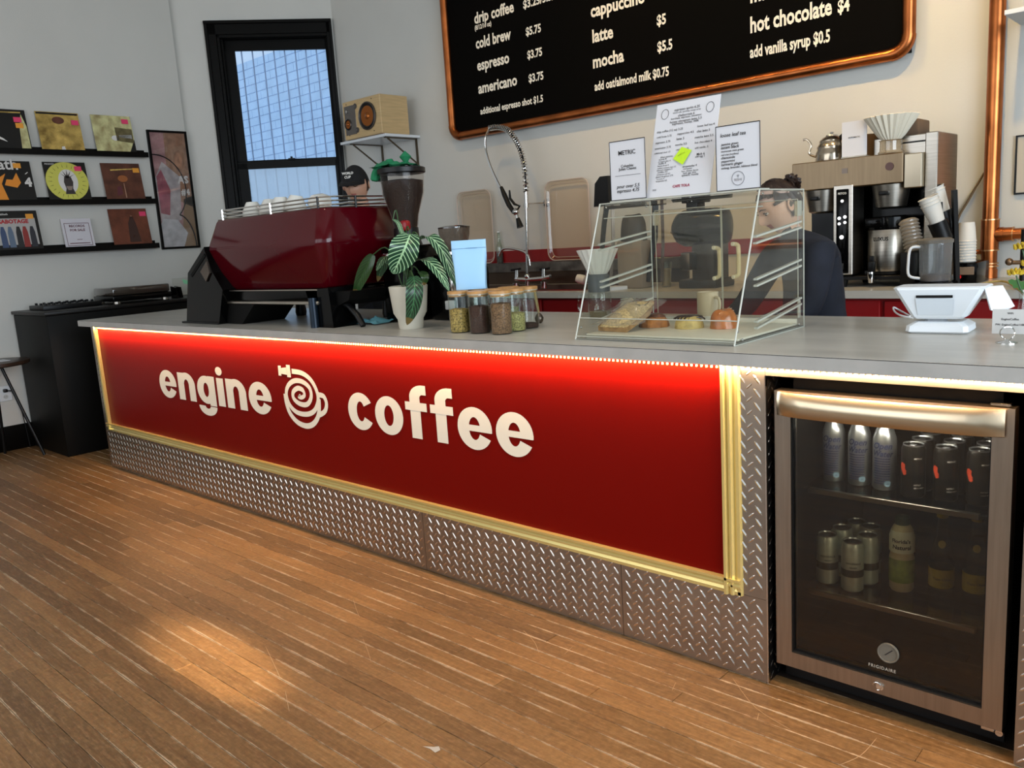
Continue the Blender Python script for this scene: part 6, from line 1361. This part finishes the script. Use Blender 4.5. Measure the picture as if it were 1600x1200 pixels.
part('tabletop', MB().lathe([(.24, tzp-.028), (.25, tzp-.02), (.25, tzp), (.245, tzp+.002)], (e_.x-.18, e_.y-.17, 0), 48), mat('dark_walnut', '3a2a20', .35, var=.3, vscale=8), t)
tcx, tcy = e_.x-.18, e_.y-.17
lp = PZ(70, 712, 0)
part('leg', MB().tube([(lp.x, lp.y, .008), (tcx+.05, tcy+.05, tzp-.03)], .011, 10), black_pl, t)
part('leg', MB().tube([(tcx-.20, tcy+.05, .008), (tcx-.04, tcy+.03, tzp-.03)], .011, 10), black_pl, t)
part('leg', MB().tube([(tcx+.10, tcy-.40, .008), (tcx+.02, tcy-.05, tzp-.03)], .011, 10), black_pl, t)
single('paper_menu', MB().box(e_.x-.26, e_.y-.30, tzp+.0025, e_.x-.10, e_.y-.06, tzp+.0045), paper, 'white leaflet lying on the cafe table at the left edge', 'leaflet')

# ================================================================== PEOPLE
def skin_mesh(chains, sub=2):
    """chains: list of (points, radii, edges); each grown with a Skin modifier and smoothed"""
    mb = MB()
    for pts, rad, edges in chains:
        me = bpy.data.meshes.new('sk'); me.from_pydata([tuple(p) for p in pts], edges or [(i, i+1) for i in range(len(pts)-1)], []); me.update()
        ob = bpy.data.objects.new('sk', me); COL.objects.link(ob)
        ob.modifiers.new('s', 'SKIN'); 
        if not me.skin_vertices: me.attributes.new('skin_vertices', 'FLOAT', 'POINT')
        for i, v in enumerate(me.skin_vertices[0].data):
            r = rad[i]; v.radius = r if isinstance(r, tuple) else (r, r); v.use_root = (i == 0)
        m = ob.modifiers.new('u', 'SUBSURF'); m.levels = sub; m.render_levels = sub
        ev = ob.evaluated_get(bpy.context.evaluated_depsgraph_get()); em_ = ev.to_mesh()
        mb.add([tuple(v.co) for v in em_.vertices], [list(f.vertices) for f in em_.polygons], 0, True)
        ev.to_mesh_clear(); bpy.data.objects.remove(ob); bpy.data.meshes.remove(me)
    return mb
def gs(x, s): return math.exp(-(x/s)**2)
def head_pt(x, y, z, k=1.0):
    """unit direction (side, forward, up) to a point on the head, metres, origin at the head's middle"""
    X, Y_, Z = x*.074, y*.092, z*.114
    if z < 0: X *= 1-.32*(-z)**1.3; Y_ *= (1-.22*(-z)**1.5 if y > 0 else 1-.30*(-z))
    if y > 0:
        Y_ *= .95
        Y_ += .024*gs(x, .15)*gs(z+.16, .15)+.011*gs(x, .11)*gs(z-.06, .2)+.005*gs(z-.28, .1)*gs(x, .6)
        Y_ -= .011*gs(abs(x)-.36, .17)*gs(z-.10, .11)
        Y_ += .007*gs(x, .26)*gs(z+.46, .07)+.010*gs(x, .3)*gs(z+.82, .16)
    return Vector((X, Y_, Z))*k
def build_head(mb, C_, f, tilt_u, skin_i=0, lip_i=3, kk=1.0):
    f = Vector(f).normalized(); r = f.cross(Vector(tilt_u)).normalized(); u = r.cross(f)
    tr = lambda p: C_+(r*p.x+f*p.y+u*p.z)*kk
    seg, rings = 40, 30; vs = []; dirs = []
    for j in range(rings+1):
        t = -PI/2+PI*j/rings
        for i in range(seg):
            a = 2*PI*i/seg; d = (math.cos(t)*math.cos(a), math.cos(t)*math.sin(a), math.sin(t)); dirs.append(d); vs.append(tr(head_pt(*d)))
    for j in range(rings):
        for i in range(seg):
            q = (j*seg+i, j*seg+(i+1) % seg, (j+1)*seg+(i+1) % seg, (j+1)*seg+i); d = dirs[q[0]]
            lip = d[1] > .5 and abs(d[0]) < .26 and -.53 < d[2] < -.40
            mb.f.append([x+len(mb.v) for x in q]); mb.mi.append(lip_i if lip else skin_i); mb.sm.append(True)
    mb.v += [tuple(v) for v in vs]
    for s in (-1, 1):   # ears
        c = tr(Vector((s*.072, -.006, .0))); M = Matrix((( *(r*s), 0), (*f, 0), (*u, 0), (0, 0, 0, 1))).transposed(); M.translation = c
        old = mb.m; mb.m = M; mb.lathe([(.0, .0), (.016, .004), (.018, .010), (.012, .012), (.006, .006), (0, .006)], (0, 0, 0), 14, skin_i, axis=(1, -.5, 0), sy=1.0, sx=1.55); mb.m = old
    return tr, r, u, f
def hair_shell(tr, cover, k=1.09, noise_=.004):
    mb = MB(); seg, rings = 44, 30; vs = []; dirs = []
    for j in range(rings+1):
        t = -PI/2+PI*j/rings
        for i in range(seg):
            a = 2*PI*i/seg; d = Vector((math.cos(t)*math.cos(a), math.cos(t)*math.sin(a), math.sin(t))); dirs.append(d)
            p = head_pt(*d)*k; p += d*(noise_*math.sin(a*23+t*3)+noise_*noise.noise(d*6)); vs.append(tr(p))
    fs = []
    for j in range(rings):
        for i in range(seg):
            q = (j*seg+i, j*seg+(i+1) % seg, (j+1)*seg+(i+1) % seg, (j+1)*seg+i)
            if all(cover(dirs[x]) for x in q): fs.append(q)
    return mb.add(vs, fs, 0, True)
def hand(wrist, palm_dir, palm_n, s=1):
    d = Vector(palm_dir).normalized(); n = Vector(palm_n).normalized(); w = d.cross(n).normalized()*s; ch = []
    W_ = Vector(wrist); ch.append(([W_, W_+d*.045, W_+d*.085], [(.024, .017), (.036, .014), (.034, .012)], None))
    for k, L in enumerate((.070, .080, .074, .058)):
        b0 = W_+d*.070+w*(.027-.018*k); dd = (d+w*(.10-.07*k)).normalized()
        ch.append(([b0, b0+dd*(.03), b0+dd*(.03+L*.45)-n*.010, b0+dd*(.03+L*.8)-n*.030], [.0095, .009, .0085, .007], None))
    b0 = W_+d*.02+w*.022; ch.append(([b0, b0+d*.022+w*.028, b0+d*.05+w*.042-n*.008], [.012, .010, .008], None)); return ch
skin_a = mat('skin_light', 'c99a80', .5); skin_b = mat('skin_fair', 'd0ab9a', .5); lipm = mat('lips', 'a8615a', .5); jeans = mat('dark_trousers', '1c2129', .8)
hairm = mat('brown_hair', '2a1a12', .45, var=.4, vscale=90); browm = mat('eyebrow', '3a2a20', .7); navy_c = mat('navy_sweatshirt', '191c26', .9, var=.25, vscale=14, bump=.5, bscale=18); tee = mat('black_tee', '18181a', .9)

# ---- barista in a cap behind the espresso machine
hc = PY(557, 290, 1.12)
hx_, hy_ = hc.x, hc.y; f_ = Vector((.48, -.84, -.22)).normalized()
C_ = Vector((hx_, hy_, hc.z))
sh_ = C_.z-.30
def body(px, py, shz, lean, facing, arms, mats, label, sit=0):
    fx, fy = facing; R_ = Vector((fy*-1*-1, 0, 0))
    return None
P0 = [(hx_, hy_+.10, .98), (hx_, hy_+.09, 1.16), (hx_, hy_+.06, 1.34), (hx_, hy_+.05, sh_+.01), (hx_, hy_+.03, C_.z-.17), (hx_, hy_+.01, C_.z-.06)]
rad = [(.15, .11), (.135, .10), (.16, .11), (.12, .085), (.055, .055), (.052, .055)]
pts = list(P0); rd_ = list(rad); ed = [(i, i+1) for i in range(5)]
for s in (-1, 1):
    b0 = len(pts); pts += [(hx_+s*.17, hy_+.05, sh_-.03), (hx_+s*.23, hy_-.04, sh_-.27), (hx_+s*.17, hy_-.26, sh_-.29), (hx_+s*.16, hy_-.30, sh_-.29)]; rd_ += [.065, .048, .034, .028]; ed += [(3, b0), (b0, b0+1), (b0+1, b0+2), (b0+2, b0+3)]
    b0 = len(pts); pts += [(hx_+s*.10, hy_+.10, .88), (hx_+s*.11, hy_+.07, .50), (hx_+s*.12, hy_+.11, .09), (hx_+s*.13, hy_-.02, .045), (hx_+s*.135, hy_-.10, .035)]; rd_ += [.095, .068, .045, .040, .032]; ed += [(0, b0), (b0, b0+1), (b0+1, b0+2), (b0+2, b0+3), (b0+3, b0+4)]
ch = [(pts, rd_, ed)]
for s in (-1, 1): ch += hand((hx_+s*.16, hy_-.29, sh_-.29), (0, -.9, -.2), (0, -.2, .98), -s)
mb = skin_mesh(ch)
nz = sh_-.02
for k_i, f_i in enumerate(mb.f):
    z = sum(mb.v[i][2] for i in f_i)/len(f_i); y = sum(mb.v[i][1] for i in f_i)/len(f_i)
    mb.mi[k_i] = 2 if z < .98 and y > hy_-.2 else (0 if (z > sh_+.055 or y < hy_-.10) else 1)
tr, r, u, f = build_head(mb, C_, f_, (0, 0, 1), 0, 3, 1.0)
man = thing('person', 'person in a black cap looking down behind the espresso machine', 'person', (hx_, hy_+.08, 0), None)
part('body', mb, [skin_a, tee, jeans, lipm], man)
mb = hair_shell(tr, lambda d: d.z > .24 or (d.y < .2 and d.z > .02), 1.10, .0)
capm = mat('black_cap', '121112', .85)
vs = []; fs = []; n_ = 16
for i in range(n_+1):
    a = math.radians(20+140*i/n_); c, s = math.cos(a), math.sin(a)
    for L, dz in ((0, 0), (.30, .004), (.62, -.002), (.75, -.010)):
        vs.append(tr(Vector((c*.080*(1+.12*L), s*.097+L*.105*s, .036+dz-.014*(c*c)*L))))
for i in range(n_):
    for k in range(3): fs.append((i*4+k, i*4+k+1, (i+1)*4+k+1, (i+1)*4+k))
mb.add(vs, fs, 0, True); mb.add([Vector(v)+u*.004 for v in vs], fs, 0, True)
cap_ = part('cap', mb, capm, man, 'black cap with white lettering')
fo = tr(Vector((0, .104, .075)))
up_ = (u*.93-f*.36).normalized(); w_ = mat('cap_lettering', 'e6e2da', .6)
for s, dz in (('WORLD', .010), ('CUP', -.014)):
    g_ = text_mb(s, fo+up_*dz, r*-1, up_, width=.075 if s == 'WORLD' else .042, bold=.03, center=True, lift=.006)
    part('lettering', g_, w_, cap_)
for s in (-1, 1):
    part('eyebrow', MB().tube([tr(Vector((s*.012, .094, .028))), tr(Vector((s*.028, .092, .033))), tr(Vector((s*.044, .080, .027)))], [.003, .0035, .002], 6), browm, man)
    part('eye', MB().tube([tr(Vector((s*.016, .086, .012))), tr(Vector((s*.027, .087, .008))), tr(Vector((s*.040, .078, .011)))], [.0015, .003, .0015], 6), mat('eyelash', '2a1c16', .6), man)
part('hair', hair_shell(tr, lambda d: d.y < .15 and d.z > -.35 and d.z < .35, 1.04, .001), hairm, man)

# ---- barista with tied-back hair leaning over beside the brewer
C_ = PY(1219, 325, 1.22); f_ = Vector((-.55, -.70, -.42)).normalized()
hx_, hy_ = C_.x, C_.y
rv = Vector((.78, -.62, 0)); fwd = Vector((-.62, -.78, 0))
def Q3(a, b_, z): p = C_+rv*a+fwd*b_; return (p.x, p.y, z)
z0 = C_.z
pts = [Q3(.06, -.12, .93), Q3(.06, -.12, 1.06), Q3(.05, -.10, 1.17), Q3(.03, -.07, 1.235), Q3(.015, -.05, z0-.115), Q3(.0, -.01, z0-.05)]
rd_ = [(.15, .11), (.135, .10), (.145, .11), (.115, .09), (.048, .048), (.045, .048)]; ed = [(i, i+1) for i in range(5)]
for s, arm in ((1, [(.20, -.07, 1.225), (.25, .0, 1.0), (.18, .14, .96), (.14, .18, .95)]), (-1, [(-.15, -.05, 1.215), (-.21, .06, 1.0), (-.14, .16, .96), (-.10, .20, .95)])):
    b0 = len(pts); pts += [Q3(*q) for q in arm]; rd_ += [.068, .056, .044, .034]; ed += [(3, b0), (b0, b0+1), (b0+1, b0+2), (b0+2, b0+3)]
    b0 = len(pts); pts += [Q3(.06+s*.09, -.13, .85), Q3(.06+s*.10, -.10, .48), Q3(.06+s*.11, -.16, .09), Q3(.06+s*.12, -.06, .045), Q3(.06+s*.12, .02, .035)]; rd_ += [.092, .065, .044, .038, .030]; ed += [(0, b0), (b0, b0+1), (b0+1, b0+2), (b0+2, b0+3), (b0+3, b0+4)]
ch = [(pts, rd_, ed)]
for s, q in ((1, (.15, .17, .95)), (-1, (-.11, .19, .95))): ch += hand(Q3(*q), (fwd.x, fwd.y, -.1), (0, 0, 1), -s)
mb = skin_mesh(ch)
for k_i, f_i in enumerate(mb.f):
    c = sum((Vector(mb.v[i]) for i in f_i), Vector())/len(f_i); fr_d = (c-C_).dot(fwd)
    mb.mi[k_i] = 2 if c.z < .93 else (0 if (c.z > z0-.085 and abs((c-C_).dot(rv)-.02) < .10) or fr_d > .17 else 1)
tr, r, u, f = build_head(mb, C_, f_, (-.10, 0, 1), 0, 3, 1.0)
wo = thing('person', 'person with tied-back brown hair and navy sweatshirt leaning over behind the pastry case', 'person', (pts[0][0], pts[0][1], 0), None)
part('body', mb, [skin_b, navy_c, jeans, lipm], wo)
mb = hair_shell(tr, lambda d: (d.z > .56-.10*abs(d.x) and d.y > -.2) or (d.y < .02 and d.z > -.42) or (abs(d.x) > .8 and d.z > .15), 1.085, .003)
bc_ = tr(Vector((0, -.095, .065)))
for k in range(26):
    a = k*2.4; q = Vector((math.cos(a)*math.cos(k*.7), math.sin(a)*math.cos(k*.7), math.sin(k*.7)))
    mb.tube([bc_+q*.012, bc_+q.cross(Vector((.3, .8, .5)))*.034, bc_+q*.038], [.012, .012, .004], 6)
for k in range(0):
    a = -.4+k*.22; mb.tube([tr(Vector((.075*math.sin(a), -.03+.01*k, .10))), tr(Vector((.088*math.sin(a), -.10-.01*(k % 3), .115+.008*(k % 4)))), tr(Vector((.09*math.sin(a), -.15, .10+.012*(k % 3))))], [.0035, .003, .001], 5)
mb.tube(cr_([tr(Vector((.066, .045, .06))), tr(Vector((.076, .03, .0))), tr(Vector((.074, .02, -.05))), tr(Vector((.07, .02, -.09)))], 4), .003, 5)
part('hair', mb, hairm, wo, 'brown hair in a loose bun')
eyew = mat('eye_white', 'd8d0c8', .3)
for s in (-1, 1):
    part('eyebrow', MB().tube([tr(Vector((s*.012, .092, .030))), tr(Vector((s*.027, .091, .035))), tr(Vector((s*.045, .078, .029)))], [.002, .0026, .0015], 6), browm, wo)
    e_m = part('eye', MB().sphere(tr(Vector((s*.027, .074, .011))), (.0095, .0095, .006), 14, 10), eyew, wo)
    part('iris', MB().sphere(tr(Vector((s*.027, .0785, .008))), .0050, 12, 8), mat('iris_dark', '2a1e18', .2), e_m)
    part('eyelid', MB().tube([tr(Vector((s*.015, .081, .013))), tr(Vector((s*.027, .087, .017))), tr(Vector((s*.040, .077, .013)))], [.0018, .0032, .0018], 6), MATS['eyelash'], wo)
